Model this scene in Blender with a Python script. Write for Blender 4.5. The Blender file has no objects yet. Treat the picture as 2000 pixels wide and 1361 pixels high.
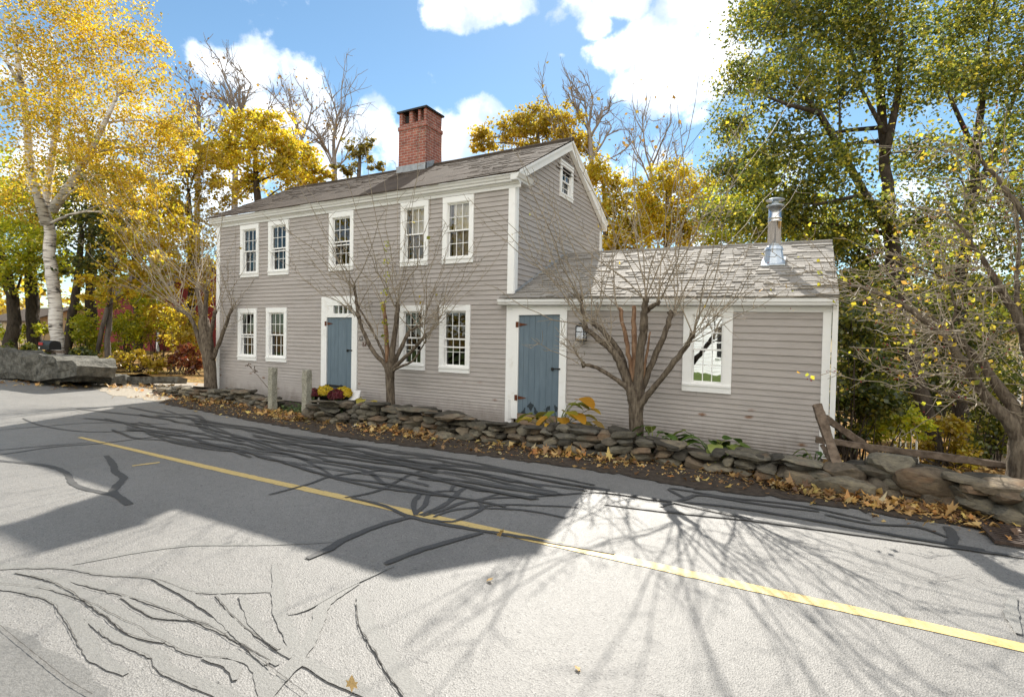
import bpy, bmesh, math, random
import numpy as np
from mathutils import Vector, Matrix
random.seed(7)
rng = np.random.default_rng(11)
SC = bpy.context.scene
COL = SC.collection
PI = math.pi
# ------------------------------------------------------------------ camera geometry
# world frame: X along the house front (to the right), Y away from the street, Z up, road surface z=0
FPX = 1025.0; PX, PY = 1000.0, 680.5
CZ = 1.8
def cray(px, py):
    v = np.array([px - PX, -(py - PY), -FPX]); return v / np.linalg.norm(v)
_VL = cray(-864, 622); _VR = cray(1560, 667)
_X = -_VL; _Y = _VR - np.dot(_VR, _X) * _X; _Y /= np.linalg.norm(_Y); _Z = np.cross(_X, _Y)
RW = np.stack([_X, _Y, _Z])                     # world = RW @ camera
CAM = np.array([0, 0, CZ])
def wray(px, py): return RW @ cray(px, py)
def onY(px, py, y): r = wray(px, py); return r * (y / r[1]) + CAM
def onX(px, py, x): r = wray(px, py); return r * (x / r[0]) + CAM
def onZ(px, py, z=0.0): r = wray(px, py); return r * ((z - CZ) / r[2]) + CAM
def atD(px, py, dep):
    v = np.array([(px - PX) / FPX, -(py - PY) / FPX, -1.0]) * dep
    return RW @ v + CAM
# ------------------------------------------------------------------ materials
def new_mat(name):
    m = bpy.data.materials.new(name); m.use_nodes = True
    nt = m.node_tree; nt.nodes.clear()
    out = nt.nodes.new('ShaderNodeOutputMaterial')
    b = nt.nodes.new('ShaderNodeBsdfPrincipled')
    nt.links.new(b.outputs[0], out.inputs[0])
    return m, nt, b, out
def N(nt, t, **kw):
    n = nt.nodes.new(t)
    for k, v in kw.items():
        if k.startswith('i_'):
            key = k[2:]
            n.inputs[int(key) if key.isdigit() else key.replace('_', ' ')].default_value = v
        else: setattr(n, k, v)
    return n
def L(nt, a, b): nt.links.new(a, b)
def ramp(nt, stops, interp='LINEAR'):
    r = nt.nodes.new('ShaderNodeValToRGB'); cr = r.color_ramp; cr.interpolation = interp
    while len(cr.elements) < len(stops): cr.elements.new(0.5)
    for e, (p, c) in zip(cr.elements, stops):
        e.position = p; e.color = (c[0], c[1], c[2], 1)
    return r
def gray(v): return (v, v, v)
def coord(nt, scale=(1, 1, 1)):
    tc = nt.nodes.new('ShaderNodeTexCoord'); mp = nt.nodes.new('ShaderNodeMapping')
    mp.inputs['Scale'].default_value = scale
    L(nt, tc.outputs['Object'], mp.inputs['Vector']); return mp.outputs[0]
def noisy(name, c1, c2, scale=8, rough=.8, bump=.0, bscale=None, stretch=(1, 1, 1), detail=6, spec=.3, lo=.35, hi=.65, metallic=0, bdist=.02):
    m, nt, b, out = new_mat(name)
    v = coord(nt, stretch)
    n = N(nt, 'ShaderNodeTexNoise', i_Scale=scale, i_Detail=detail, i_Roughness=.6); L(nt, v, n.inputs['Vector'])
    r = ramp(nt, [(lo, c1), (hi, c2)]); L(nt, n.outputs['Fac'], r.inputs[0])
    L(nt, r.outputs[0], b.inputs['Base Color'])
    b.inputs['Roughness'].default_value = rough; b.inputs['Specular IOR Level'].default_value = spec
    b.inputs['Metallic'].default_value = metallic
    if bump:
        n2 = N(nt, 'ShaderNodeTexNoise', i_Scale=bscale or scale * 2, i_Detail=8, i_Roughness=.65); L(nt, v, n2.inputs['Vector'])
        bp = N(nt, 'ShaderNodeBump', i_Strength=bump, i_Distance=bdist); L(nt, n2.outputs['Fac'], bp.inputs['Height'])
        L(nt, bp.outputs[0], b.inputs['Normal'])
    return m
M = {}
def mat_siding(name, stain_top):
    m, nt, b, out = new_mat(name)
    v = coord(nt, (1, 1, 1))
    n = N(nt, 'ShaderNodeTexNoise', i_Scale=1.3, i_Detail=8, i_Roughness=.65); L(nt, coord(nt, (.6, .6, 2.5)), n.inputs['Vector'])
    r = ramp(nt, [(.3, (.365, .33, .303)), (.5, (.41, .372, .345)), (.72, (.45, .41, .383))]); L(nt, n.outputs['Fac'], r.inputs[0])
    n3 = N(nt, 'ShaderNodeTexNoise', i_Scale=16, i_Detail=5); L(nt, coord(nt, (.25, .25, 4)), n3.inputs['Vector'])
    r3 = ramp(nt, [(.3, gray(.9)), (.7, gray(1.06))]); L(nt, n3.outputs['Fac'], r3.inputs[0])
    mx0 = N(nt, 'ShaderNodeMixRGB', blend_type='MULTIPLY', i_Fac=1.0); L(nt, r.outputs[0], mx0.inputs[1]); L(nt, r3.outputs[0], mx0.inputs[2])
    # rusty nail bleeds on the lowest courses
    vo = N(nt, 'ShaderNodeTexVoronoi', i_Scale=1.0, voronoi_dimensions='3D'); L(nt, coord(nt, (2.6, .01, 5.5)), vo.inputs['Vector'])
    nd = N(nt, 'ShaderNodeTexNoise', i_Scale=30, i_Detail=4); L(nt, v, nd.inputs['Vector'])
    ad = N(nt, 'ShaderNodeMath', operation='MULTIPLY_ADD', i_1=.16); L(nt, nd.outputs['Fac'], ad.inputs[0]); L(nt, vo.outputs['Distance'], ad.inputs[2])
    rs = ramp(nt, [(.16, gray(1)), (.30, gray(0))]); L(nt, ad.outputs[0], rs.inputs[0])
    sp = N(nt, 'ShaderNodeSeparateColor'); L(nt, vo.outputs['Color'], sp.inputs[0])
    gt = N(nt, 'ShaderNodeMath', operation='GREATER_THAN', i_1=.45); L(nt, sp.outputs[0], gt.inputs[0])
    tc = N(nt, 'ShaderNodeTexCoord'); sx = N(nt, 'ShaderNodeSeparateXYZ'); L(nt, tc.outputs['Object'], sx.inputs[0])
    rz = ramp(nt, [(.0, gray(1)), (.55, gray(.9)), (stain_top, gray(0))]); L(nt, sx.outputs['Z'], rz.inputs[0])
    a = N(nt, 'ShaderNodeMath', operation='MULTIPLY'); L(nt, rs.outputs[0], a.inputs[0]); L(nt, gt.outputs[0], a.inputs[1])
    a2 = N(nt, 'ShaderNodeMath', operation='MULTIPLY'); L(nt, a.outputs[0], a2.inputs[0]); L(nt, rz.outputs[0], a2.inputs[1])
    mx = N(nt, 'ShaderNodeMixRGB', i_2=(.16, .065, .02, 1)); mx.inputs[2].default_value = (.16, .065, .02, 1)
    L(nt, a2.outputs[0], mx.inputs[0]); L(nt, mx0.outputs[0], mx.inputs[1])
    nd2 = N(nt, 'ShaderNodeTexNoise', i_Scale=5, i_Detail=8, i_Roughness=.7); L(nt, coord(nt, (1, 1, .5)), nd2.inputs['Vector'])
    md = N(nt, 'ShaderNodeMapRange', i_1=0.0, i_2=.75, i_3=.32, i_4=-.35); L(nt, sx.outputs['Z'], md.inputs[0])
    ad2 = N(nt, 'ShaderNodeMath', operation='ADD'); L(nt, nd2.outputs['Fac'], ad2.inputs[0]); L(nt, md.outputs[0], ad2.inputs[1])
    rd2 = ramp(nt, [(.45, gray(0)), (.85, gray(.6))]); L(nt, ad2.outputs[0], rd2.inputs[0])
    mxd = N(nt, 'ShaderNodeMixRGB'); mxd.inputs[2].default_value = (.2, .17, .135, 1); L(nt, rd2.outputs[0], mxd.inputs[0]); L(nt, mx.outputs[0], mxd.inputs[1]); mx = mxd
    L(nt, mx.outputs[0], b.inputs['Base Color']); b.inputs['Roughness'].default_value = .62; b.inputs['Specular IOR Level'].default_value = .25
    bp = N(nt, 'ShaderNodeBump', i_Strength=.12, i_Distance=.01); L(nt, n3.outputs['Fac'], bp.inputs['Height']); L(nt, bp.outputs[0], b.inputs['Normal'])
    return m
def mat_white(name, base=.8, dirt=.5):
    m, nt, b, out = new_mat(name)
    n = N(nt, 'ShaderNodeTexNoise', i_Scale=3.0, i_Detail=9, i_Roughness=.7); L(nt, coord(nt), n.inputs['Vector'])
    r = ramp(nt, [(.25, (base * dirt * 1.0, base * dirt * .95, base * dirt * .86)), (.42, (base, base * .99, base * .96)), (1, (base * 1.04, base * 1.03, base * 1.0))]); L(nt, n.outputs['Fac'], r.inputs[0])
    L(nt, r.outputs[0], b.inputs['Base Color']); b.inputs['Roughness'].default_value = .45
    n2 = N(nt, 'ShaderNodeTexNoise', i_Scale=40, i_Detail=4); L(nt, coord(nt), n2.inputs['Vector'])
    bp = N(nt, 'ShaderNodeBump', i_Strength=.06, i_Distance=.01); L(nt, n2.outputs['Fac'], bp.inputs['Height']); L(nt, bp.outputs[0], b.inputs['Normal'])
    return m
def mat_shingle(name, dark, mid, light, rough=.95, spec=.06):
    m, nt, b, out = new_mat(name)
    gi = N(nt, 'ShaderNodeNewGeometry')
    r = ramp(nt, [(0, dark), (.5, mid), (1, light)]); L(nt, gi.outputs['Random Per Island'], r.inputs[0])
    n = N(nt, 'ShaderNodeTexNoise', i_Scale=2.2, i_Detail=8, i_Roughness=.7); L(nt, coord(nt), n.inputs['Vector'])
    r2 = ramp(nt, [(.3, gray(.7)), (.7, gray(1.2))]); L(nt, n.outputs['Fac'], r2.inputs[0])
    mx = N(nt, 'ShaderNodeMixRGB', blend_type='MULTIPLY', i_Fac=1.0); L(nt, r.outputs[0], mx.inputs[1]); L(nt, r2.outputs[0], mx.inputs[2])
    n3 = N(nt, 'ShaderNodeTexNoise', i_Scale=90, i_Detail=3); L(nt, coord(nt), n3.inputs['Vector'])
    r3 = ramp(nt, [(.35, gray(.75)), (.65, gray(1.2))]); L(nt, n3.outputs['Fac'], r3.inputs[0])
    mx2 = N(nt, 'ShaderNodeMixRGB', blend_type='MULTIPLY', i_Fac=1.0); L(nt, mx.outputs[0], mx2.inputs[1]); L(nt, r3.outputs[0], mx2.inputs[2])
    L(nt, mx2.outputs[0], b.inputs['Base Color']); b.inputs['Roughness'].default_value = rough; b.inputs['Specular IOR Level'].default_value = spec
    bp = N(nt, 'ShaderNodeBump', i_Strength=.35, i_Distance=.01); L(nt, n3.outputs['Fac'], bp.inputs['Height']); L(nt, bp.outputs[0], b.inputs['Normal'])
    return m
def mat_brick(name):
    m, nt, b, out = new_mat(name)
    tc = N(nt, 'ShaderNodeTexCoord'); sx = N(nt, 'ShaderNodeSeparateXYZ'); L(nt, tc.outputs['Object'], sx.inputs[0])
    ad = N(nt, 'ShaderNodeMath', operation='ADD'); L(nt, sx.outputs['X'], ad.inputs[0]); L(nt, sx.outputs['Y'], ad.inputs[1])
    cb = N(nt, 'ShaderNodeCombineXYZ'); L(nt, ad.outputs[0], cb.inputs[0]); L(nt, sx.outputs['Z'], cb.inputs[1])
    br = N(nt, 'ShaderNodeTexBrick', i_Scale=1.0); L(nt, cb.outputs[0], br.inputs['Vector'])
    br.inputs['Color1'].default_value = (.27, .075, .05, 1); br.inputs['Color2'].default_value = (.34, .115, .075, 1); br.inputs['Mortar'].default_value = (.42, .36, .32, 1)
    br.inputs['Mortar Size'].default_value = .006; br.inputs['Brick Width'].default_value = .21; br.inputs['Row Height'].default_value = .073; br.inputs['Bias'].default_value = .1
    n = N(nt, 'ShaderNodeTexNoise', i_Scale=7, i_Detail=8); L(nt, coord(nt), n.inputs['Vector'])
    r = ramp(nt, [(.3, gray(.62)), (.7, gray(1.2))]); L(nt, n.outputs['Fac'], r.inputs[0])
    mx = N(nt, 'ShaderNodeMixRGB', blend_type='MULTIPLY', i_Fac=1.0); L(nt, br.outputs['Color'], mx.inputs[1]); L(nt, r.outputs[0], mx.inputs[2])
    L(nt, mx.outputs[0], b.inputs['Base Color']); b.inputs['Roughness'].default_value = .85
    bp = N(nt, 'ShaderNodeBump', i_Strength=.5, i_Distance=.01, invert=True); L(nt, br.outputs['Fac'], bp.inputs['Height']); L(nt, bp.outputs[0], b.inputs['Normal'])
    return m
def mat_door(name):
    m, nt, b, out = new_mat(name)
    n = N(nt, 'ShaderNodeTexNoise', i_Scale=6, i_Detail=8); L(nt, coord(nt, (2, 2, .5)), n.inputs['Vector'])
    r = ramp(nt, [(.3, (.105, .148, .185)), (.7, (.135, .185, .225))]); L(nt, n.outputs['Fac'], r.inputs[0])
    # paint peeled to old dark wood near the bottom, along the board joints
    n2 = N(nt, 'ShaderNodeTexNoise', i_Scale=9, i_Detail=3, i_Roughness=.5); L(nt, coord(nt, (1, 1, .6)), n2.inputs['Vector'])
    tc = N(nt, 'ShaderNodeTexCoord'); sx = N(nt, 'ShaderNodeSeparateXYZ'); L(nt, tc.outputs['Object'], sx.inputs[0])
    mr = N(nt, 'ShaderNodeMapRange', i_1=.3, i_2=.8, i_3=.2, i_4=-.16); L(nt, sx.outputs['Z'], mr.inputs[0])
    ad = N(nt, 'ShaderNodeMath', operation='ADD'); L(nt, n2.outputs['Fac'], ad.inputs[0]); L(nt, mr.outputs[0], ad.inputs[1])
    rs = ramp(nt, [(.66, gray(0)), (.675, gray(1))]); L(nt, ad.outputs[0], rs.inputs[0])
    mx = N(nt, 'ShaderNodeMixRGB'); mx.inputs[2].default_value = (.018, .028, .036, 1)
    L(nt, rs.outputs[0], mx.inputs[0]); L(nt, r.outputs[0], mx.inputs[1]); L(nt, mx.outputs[0], b.inputs['Base Color'])
    b.inputs['Roughness'].default_value = .5
    return m
def mat_glass(name, refl, tint=(.8, .82, .82)):
    m, nt, b, out = new_mat(name); nt.nodes.remove(b)
    g = N(nt, 'ShaderNodeBsdfGlossy', i_Roughness=.015); g.inputs[0].default_value = (.95, .97, 1, 1)
    n2 = N(nt, 'ShaderNodeTexNoise', i_Scale=2.5, i_Detail=2); L(nt, coord(nt), n2.inputs['Vector'])
    bp = N(nt, 'ShaderNodeBump', i_Strength=.05, i_Distance=.02); L(nt, n2.outputs['Fac'], bp.inputs['Height']); L(nt, bp.outputs[0], g.inputs['Normal'])
    t = N(nt, 'ShaderNodeBsdfTransparent'); t.inputs[0].default_value = (*tint, 1)
    lw = N(nt, 'ShaderNodeLayerWeight', i_Blend=.25)
    mr = N(nt, 'ShaderNodeMapRange', i_1=0, i_2=1, i_3=refl, i_4=1.0); L(nt, lw.outputs['Fresnel'], mr.inputs[0])
    mx = N(nt, 'ShaderNodeMixShader'); L(nt, mr.outputs[0], mx.inputs[0]); L(nt, t.outputs[0], mx.inputs[1]); L(nt, g.outputs[0], mx.inputs[2])
    L(nt, mx.outputs[0], out.inputs[0]); return m
def mat_flat(name, c, rough=.6, metallic=0, spec=.4):
    return noisy(name, tuple(x * .85 for x in c), tuple(min(1, x * 1.12) for x in c), 12, rough, .05, 60, metallic=metallic, spec=spec)
M['siding'] = mat_siding('gray_clapboard_paint', .95)
M['white'] = mat_white('white_trim_paint', .86, .8)
M['white_worn'] = mat_white('weathered_cream_trim', .74, .62)
M['roof'] = mat_shingle('old_brown_shingle', (.066, .053, .042), (.09, .072, .058), (.118, .096, .078))
M['roof_ell'] = mat_shingle('tan_gray_shingle', (.235, .216, .19), (.285, .264, .236), (.32, .298, .268), .88, .12)
M['brick'] = mat_brick('red_brick')
M['door'] = mat_door('slate_blue_door_paint')
M['glass'] = mat_glass('window_glass', .06)
M['glass_dim'] = mat_glass('screened_window_glass', .05, (.42, .42, .42))
M['glass_bright'] = mat_glass('mirror_bright_glass', .40, (.5, .5, .5))
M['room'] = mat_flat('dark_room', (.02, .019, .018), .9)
M['curtain'] = noisy('cream_curtain', (.72, .63, .50), (.82, .74, .62), 5, .9, .3, 6, stretch=(5, 5, .3))
M['rust'] = noisy('rusty_iron', (.07, .022, .01), (.15, .05, .022), 30, .85, .2)
M['iron'] = mat_flat('black_iron', (.015, .014, .013), .5)
M['steel'] = noisy('stainless_steel', (.6, .58, .56), (.7, .68, .66), 6, .18, 0, metallic=1.0, stretch=(1, 1, .3))
M['galv'] = noisy('galvanised_sheet', (.45, .5, .55), (.58, .63, .68), 14, .42, .05, metallic=.75)
M['lead'] = noisy('lead_flashing', (.28, .3, .32), (.4, .42, .44), 10, .6, .1, metallic=.3)
M['oldwood'] = noisy('weathered_wood', (.085, .06, .042), (.2, .15, .11), 14, .9, .5, 30, stretch=(1, 1, 1))
M['bareplank'] = noisy('bare_plank', (.2, .14, .09), (.33, .24, .17), 9, .85, .3, 30, stretch=(.4, 1, 4))
M['granite'] = noisy('granite', (.17, .16, .12), (.42, .4, .33), 42, .9, .6, 16, lo=.3, hi=.7)
M['boulder'] = noisy('lichened_boulder', (.045, .042, .034), (.2, .19, .16), 4.5, .95, 1.0, 7, lo=.3, hi=.7, bdist=.12)
# ------------------------------------------------------------------ mesh helpers
class MB:
    def __init__(s): s.v = []; s.f = []
    def add(s, vs, fs):
        o = len(s.v); s.v.extend([tuple(map(float, p)) for p in vs]); s.f.extend([tuple(o + i for i in f) for f in fs]); return s
    def box(s, x0, x1, y0, y1, z0, z1):
        return s.add([(x0, y0, z0), (x1, y0, z0), (x1, y1, z0), (x0, y1, z0), (x0, y0, z1), (x1, y0, z1), (x1, y1, z1), (x0, y1, z1)],
                     [(0, 3, 2, 1), (4, 5, 6, 7), (0, 1, 5, 4), (1, 2, 6, 5), (2, 3, 7, 6), (3, 0, 4, 7)])
    def hexa(s, p):      # 8 corner points, bottom ring then top ring
        return s.add(p, [(0, 3, 2, 1), (4, 5, 6, 7), (0, 1, 5, 4), (1, 2, 6, 5), (2, 3, 7, 6), (3, 0, 4, 7)])
    def prism(s, ring, vec):
        n = len(ring); ring = [np.array(p, float) for p in ring]; vec = np.array(vec, float)
        vs = ring + [p + vec for p in ring]
        fs = [tuple(range(n - 1, -1, -1)), tuple(range(n, 2 * n))] + [(i, (i + 1) % n, n + (i + 1) % n, n + i) for i in range(n)]
        return s.add(vs, fs)
    def tube(s, pts, rad, n=6, cap=True):
        pts = [np.array(p, float) for p in pts]; m = len(pts)
        if np.isscalar(rad): rad = [rad] * m
        o = len(s.v); ref = np.array([.3, .2, 1.0]); 
        t0 = pts[-1] - pts[0]; t0 /= (np.linalg.norm(t0) + 1e-9)
        if abs(np.dot(t0, ref / np.linalg.norm(ref))) > .9: ref = np.array([1.0, .1, .1])
        for i in range(m):
            t = pts[min(i + 1, m - 1)] - pts[max(i - 1, 0)]; t /= (np.linalg.norm(t) + 1e-9)
            a = np.cross(t, ref); a /= (np.linalg.norm(a) + 1e-9); b = np.cross(t, a)
            for k in range(n):
                th = 2 * PI * k / n
                s.v.append(tuple(pts[i] + rad[i] * (math.cos(th) * a + math.sin(th) * b)))
        for i in range(m - 1):
            for k in range(n):
                k2 = (k + 1) % n
                s.f.append((o + i * n + k, o + i * n + k2, o + (i + 1) * n + k2, o + (i + 1) * n + k))
        if cap:
            s.f.append(tuple(o + k for k in range(n - 1, -1, -1))); s.f.append(tuple(o + (m - 1) * n + k for k in range(n)))
        return s
    def lathe(s, prof, c, n=20):
        o = len(s.v); c = np.array(c, float)
        for r, z in prof:
            for k in range(n):
                th = 2 * PI * k / n; s.v.append((c[0] + r * math.cos(th), c[1] + r * math.sin(th), c[2] + z))
        for i in range(len(prof) - 1):
            for k in range(n):
                k2 = (k + 1) % n; s.f.append((o + i * n + k, o + i * n + k2, o + (i + 1) * n + k2, o + (i + 1) * n + k))
        s.f.append(tuple(o + k for k in range(n - 1, -1, -1))); s.f.append(tuple(o + (len(prof) - 1) * n + k for k in range(n)))
        return s
    def map(s, fn):
        s.v = [fn(p) for p in s.v]; return s
    def build(s, name, mat, parent=None, smooth=False):
        me = bpy.data.meshes.new(name); v = s.v
        if parent is not None:
            pl = parent_world(parent); v = [(p[0] - pl[0], p[1] - pl[1], p[2] - pl[2]) for p in v]
        me.from_pydata(v, [], s.f); me.validate(); me.update()
        if smooth: me.polygons.foreach_set('use_smooth', [True] * len(me.polygons))
        me.materials.append(mat if not isinstance(mat, str) else M[mat])
        o = bpy.data.objects.new(name, me); COL.objects.link(o)
        if parent is not None: o.parent = parent
        return o
def parent_world(p):
    l = np.zeros(3)
    while p is not None: l += np.array(p.location); p = p.parent
    return l
def np_mesh(name, verts, faces_flat, nper, mat, parent=None, smooth=False):
    """fast mesh from numpy arrays, every face with nper corners"""
    me = bpy.data.meshes.new(name); nv = len(verts); nf = len(faces_flat) // nper
    if parent is not None: verts = verts - parent_world(parent)
    me.vertices.add(nv); me.vertices.foreach_set('co', np.ascontiguousarray(verts, dtype=np.float32).ravel())
    me.loops.add(nf * nper); me.loops.foreach_set('vertex_index', np.ascontiguousarray(faces_flat, dtype=np.int32))
    me.polygons.add(nf); me.polygons.foreach_set('loop_start', np.arange(0, nf * nper, nper, dtype=np.int32))
    me.update(calc_edges=True)
    if smooth: me.polygons.foreach_set('use_smooth', [True] * nf)
    me.materials.append(mat if not isinstance(mat, str) else M[mat])
    o = bpy.data.objects.new(name, me); COL.objects.link(o)
    if parent is not None: o.parent = parent
    return o
def tag(o, label, cat, group=None):
    o['label'] = label; o['category'] = cat
    if group: o['group'] = group
    return o
def thing(name, loc, label, cat, group=None):
    o = bpy.data.objects.new(name, None); COL.objects.link(o); o.location = tuple(map(float, loc)); o.empty_display_size = .2
    return tag(o, label, cat, group)
def struct(o): o['kind'] = 'structure'; return o
# ------------------------------------------------------------------ camera
cam = bpy.data.cameras.new('camera'); cam.sensor_width = 36; cam.lens = 36 * FPX / 2000; cam.clip_end = 3000; cam.clip_start = .05
co = bpy.data.objects.new('camera', cam); COL.objects.link(co)
mw = Matrix.Identity(4)
for i in range(3):
    for j in range(3): mw[i][j] = RW[i][j]
mw[2][3] = CZ
co.matrix_world = mw; SC.camera = co
# ------------------------------------------------------------------ sun and sky
SUNV = np.array([-.46, 1.19, 1.0]); SUNV /= np.linalg.norm(SUNV)
sun = bpy.data.lights.new('sun', 'SUN'); sun.energy = 5.0; sun.angle = math.radians(.53); sun.color = (1, .95, .86)
so = bpy.data.objects.new('sun', sun); COL.objects.link(so); so.location = (0, 0, 40)
so.rotation_euler = Vector(SUNV).to_track_quat('Z', 'Y').to_euler()
wd = bpy.data.worlds.new('World'); SC.world = wd; wd.use_nodes = True
nt = wd.node_tree; nt.nodes.clear()
wo = N(nt, 'ShaderNodeOutputWorld'); bg = N(nt, 'ShaderNodeBackground'); L(nt, bg.outputs[0], wo.inputs[0])
sky = N(nt, 'ShaderNodeTexSky', sky_type='NISHITA', sun_disc=False, sun_elevation=math.asin(SUNV[2]), sun_rotation=math.atan2(SUNV[0], SUNV[1]),
        altitude=0, air_density=1.0, dust_density=.06, ozone_density=1.2)
bg.inputs[1].default_value = .07
# clouds of the sky: soft puffs about given directions, broken up by noise
tc = N(nt, 'ShaderNodeTexCoord')
nz = N(nt, 'ShaderNodeTexNoise', i_Scale=8.0, i_Detail=12, i_Roughness=.6); L(nt, tc.outputs['Generated'], nz.inputs['Vector'])
acc = None
CLOUDS = [((880, 22), .055, .9), ((945, 10), .06, 1.0), ((1000, 16), .045, .9), ((1165, 54), .035, .75), ((1230, 5), .05, .8), ((1330, 8), .06, .8), ((1210, 110), .06, .9), ((1300, 100), .10, 1.05), ((1270, 160), .08, .9), ((1390, 110), .09, 1.0), ((1400, 40), .07, .8), ((1095, 108), .018, .6),
          ((1370, 340), .10, .5), ((880, 275), .09, .85), ((960, 220), .07, .8), ((740, 245), .08, .8), ((800, 290), .08, .7), ((590, 150), .06, .7), ((620, 190), .05, .6), ((410, 118), .055, .75), ((500, 140), .07, .75), ((560, 230), .09, .75), ((660, 260), .08, .7),
          ((1010, 380), .20, .6), ((500, 330), .2, .6), ((200, 350), .25, .6), ((1700, 480), .25, .6)]
for (q, rad, amp) in CLOUDS:
    dvec = wray(*q)
    sb = N(nt, 'ShaderNodeVectorMath', operation='SUBTRACT'); sb.inputs[1].default_value = tuple(dvec); L(nt, tc.outputs['Generated'], sb.inputs[0])
    ml = N(nt, 'ShaderNodeVectorMath', operation='MULTIPLY'); ml.inputs[1].default_value = (1, 1, 1.7); L(nt, sb.outputs[0], ml.inputs[0])
    vm = N(nt, 'ShaderNodeVectorMath', operation='LENGTH'); L(nt, ml.outputs[0], vm.inputs[0])
    mr = N(nt, 'ShaderNodeMapRange', i_1=0.0, i_2=rad * 1.22, i_3=amp, i_4=0.0); L(nt, vm.outputs['Value'], mr.inputs[0])
    if acc is None: acc = mr.outputs[0]
    else:
        mm = N(nt, 'ShaderNodeMath', operation='SMOOTH_MAX', i_2=.06); L(nt, acc, mm.inputs[0]); L(nt, mr.outputs[0], mm.inputs[1]); acc = mm.outputs[0]
# added unseen cloud behind the viewer, bright to fill the shaded house front
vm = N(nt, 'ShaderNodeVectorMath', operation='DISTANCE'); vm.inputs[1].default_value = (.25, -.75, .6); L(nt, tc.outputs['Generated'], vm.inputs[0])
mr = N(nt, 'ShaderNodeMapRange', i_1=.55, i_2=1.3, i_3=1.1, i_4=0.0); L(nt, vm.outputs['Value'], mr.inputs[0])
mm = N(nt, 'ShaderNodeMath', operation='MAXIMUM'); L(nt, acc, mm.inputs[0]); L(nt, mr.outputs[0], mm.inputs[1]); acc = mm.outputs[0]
ns = N(nt, 'ShaderNodeMath', operation='MULTIPLY_ADD', i_1=2.1, i_2=-1.02); L(nt, nz.outputs['Fac'], ns.inputs[0])
sm = N(nt, 'ShaderNodeMath', operation='ADD'); L(nt, acc, sm.inputs[0]); L(nt, ns.outputs[0], sm.inputs[1])
cr = ramp(nt, [(.24, gray(0)), (.50, gray(.45)), (.95, gray(1))], 'EASE'); L(nt, sm.outputs[0], cr.inputs[0])
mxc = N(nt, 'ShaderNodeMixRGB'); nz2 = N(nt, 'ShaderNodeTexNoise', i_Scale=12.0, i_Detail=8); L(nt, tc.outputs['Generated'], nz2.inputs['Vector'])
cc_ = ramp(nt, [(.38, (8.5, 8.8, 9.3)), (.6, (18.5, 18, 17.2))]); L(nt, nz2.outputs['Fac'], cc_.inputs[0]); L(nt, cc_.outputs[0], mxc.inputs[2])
tn = N(nt, 'ShaderNodeMixRGB', blend_type='MULTIPLY', i_Fac=1.0); tn.inputs[2].default_value = (.9, 1.07, 1.07, 1); L(nt, sky.outputs[0], tn.inputs[1])
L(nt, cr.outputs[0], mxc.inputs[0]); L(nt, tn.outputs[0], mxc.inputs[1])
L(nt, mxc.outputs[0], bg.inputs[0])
SC.view_settings.view_transform = 'Standard'; SC.view_settings.look = 'None'; SC.view_settings.gamma = 1
SC.view_settings.exposure = 1.05
SC.cycles.max_bounces = 7; SC.cycles.diffuse_bounces = 3; SC.cycles.glossy_bounces = 3; SC.cycles.transmission_bounces = 4; SC.cycles.transparent_max_bounces = 8
SC.cycles.sample_clamp_indirect = 6
# ================================================================== THE HOUSE
D = 9.075                                  # plane of the street front (house and ell are flush)
XL = -14.58; XR = -4.985; YB = 14.1
def F(px, py): p = onY(px, py, D); return p[0], p[2]
house = thing('farmhouse', (-7.5, 11.6, 0), 'gray clapboard farmhouse with white trim, brick chimney, low side wing and two blue doors', 'house')
class Rect:                                 # rectangle on the street front, x and z in metres, n outwards; k = slope along x
    def __init__(s, tl, tr, br, bl, shear=False):
        a, b, c, d = F(*tl), F(*tr), F(*br), F(*bl)
        s.x0 = (a[0] + d[0]) / 2; s.w = (b[0] + c[0]) / 2 - s.x0
        s.h = (a[1] + b[1] - c[1] - d[1]) / 2; s.z0 = (c[1] + d[1]) / 2; s.k = 0
        if shear: s.k = ((b[1] - a[1]) + (c[1] - d[1])) / 2 / s.w; s.z0 -= s.k * s.w / 2
    def P(s, x, z, n): return (s.x0 + x, D - n, s.z0 + z + s.k * x)
class RectG:                                # the same on the gable wall (facing +X)
    def __init__(s, y0, y1, z0, z1): s.y0 = y0; s.w = y1 - y0; s.z0 = z0; s.h = z1 - z0
    def P(s, x, z, n): return (XR + n, s.y0 + x, s.z0 + z)
def qbox(mb, q, x0, x1, z0, z1, n0, n1):
    P = q.P
    mb.hexa([P(x0, z0, n1), P(x1, z0, n1), P(x1, z0, n0), P(x0, z0, n0), P(x0, z1, n1), P(x1, z1, n1), P(x1, z1, n0), P(x0, z1, n0)])
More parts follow.
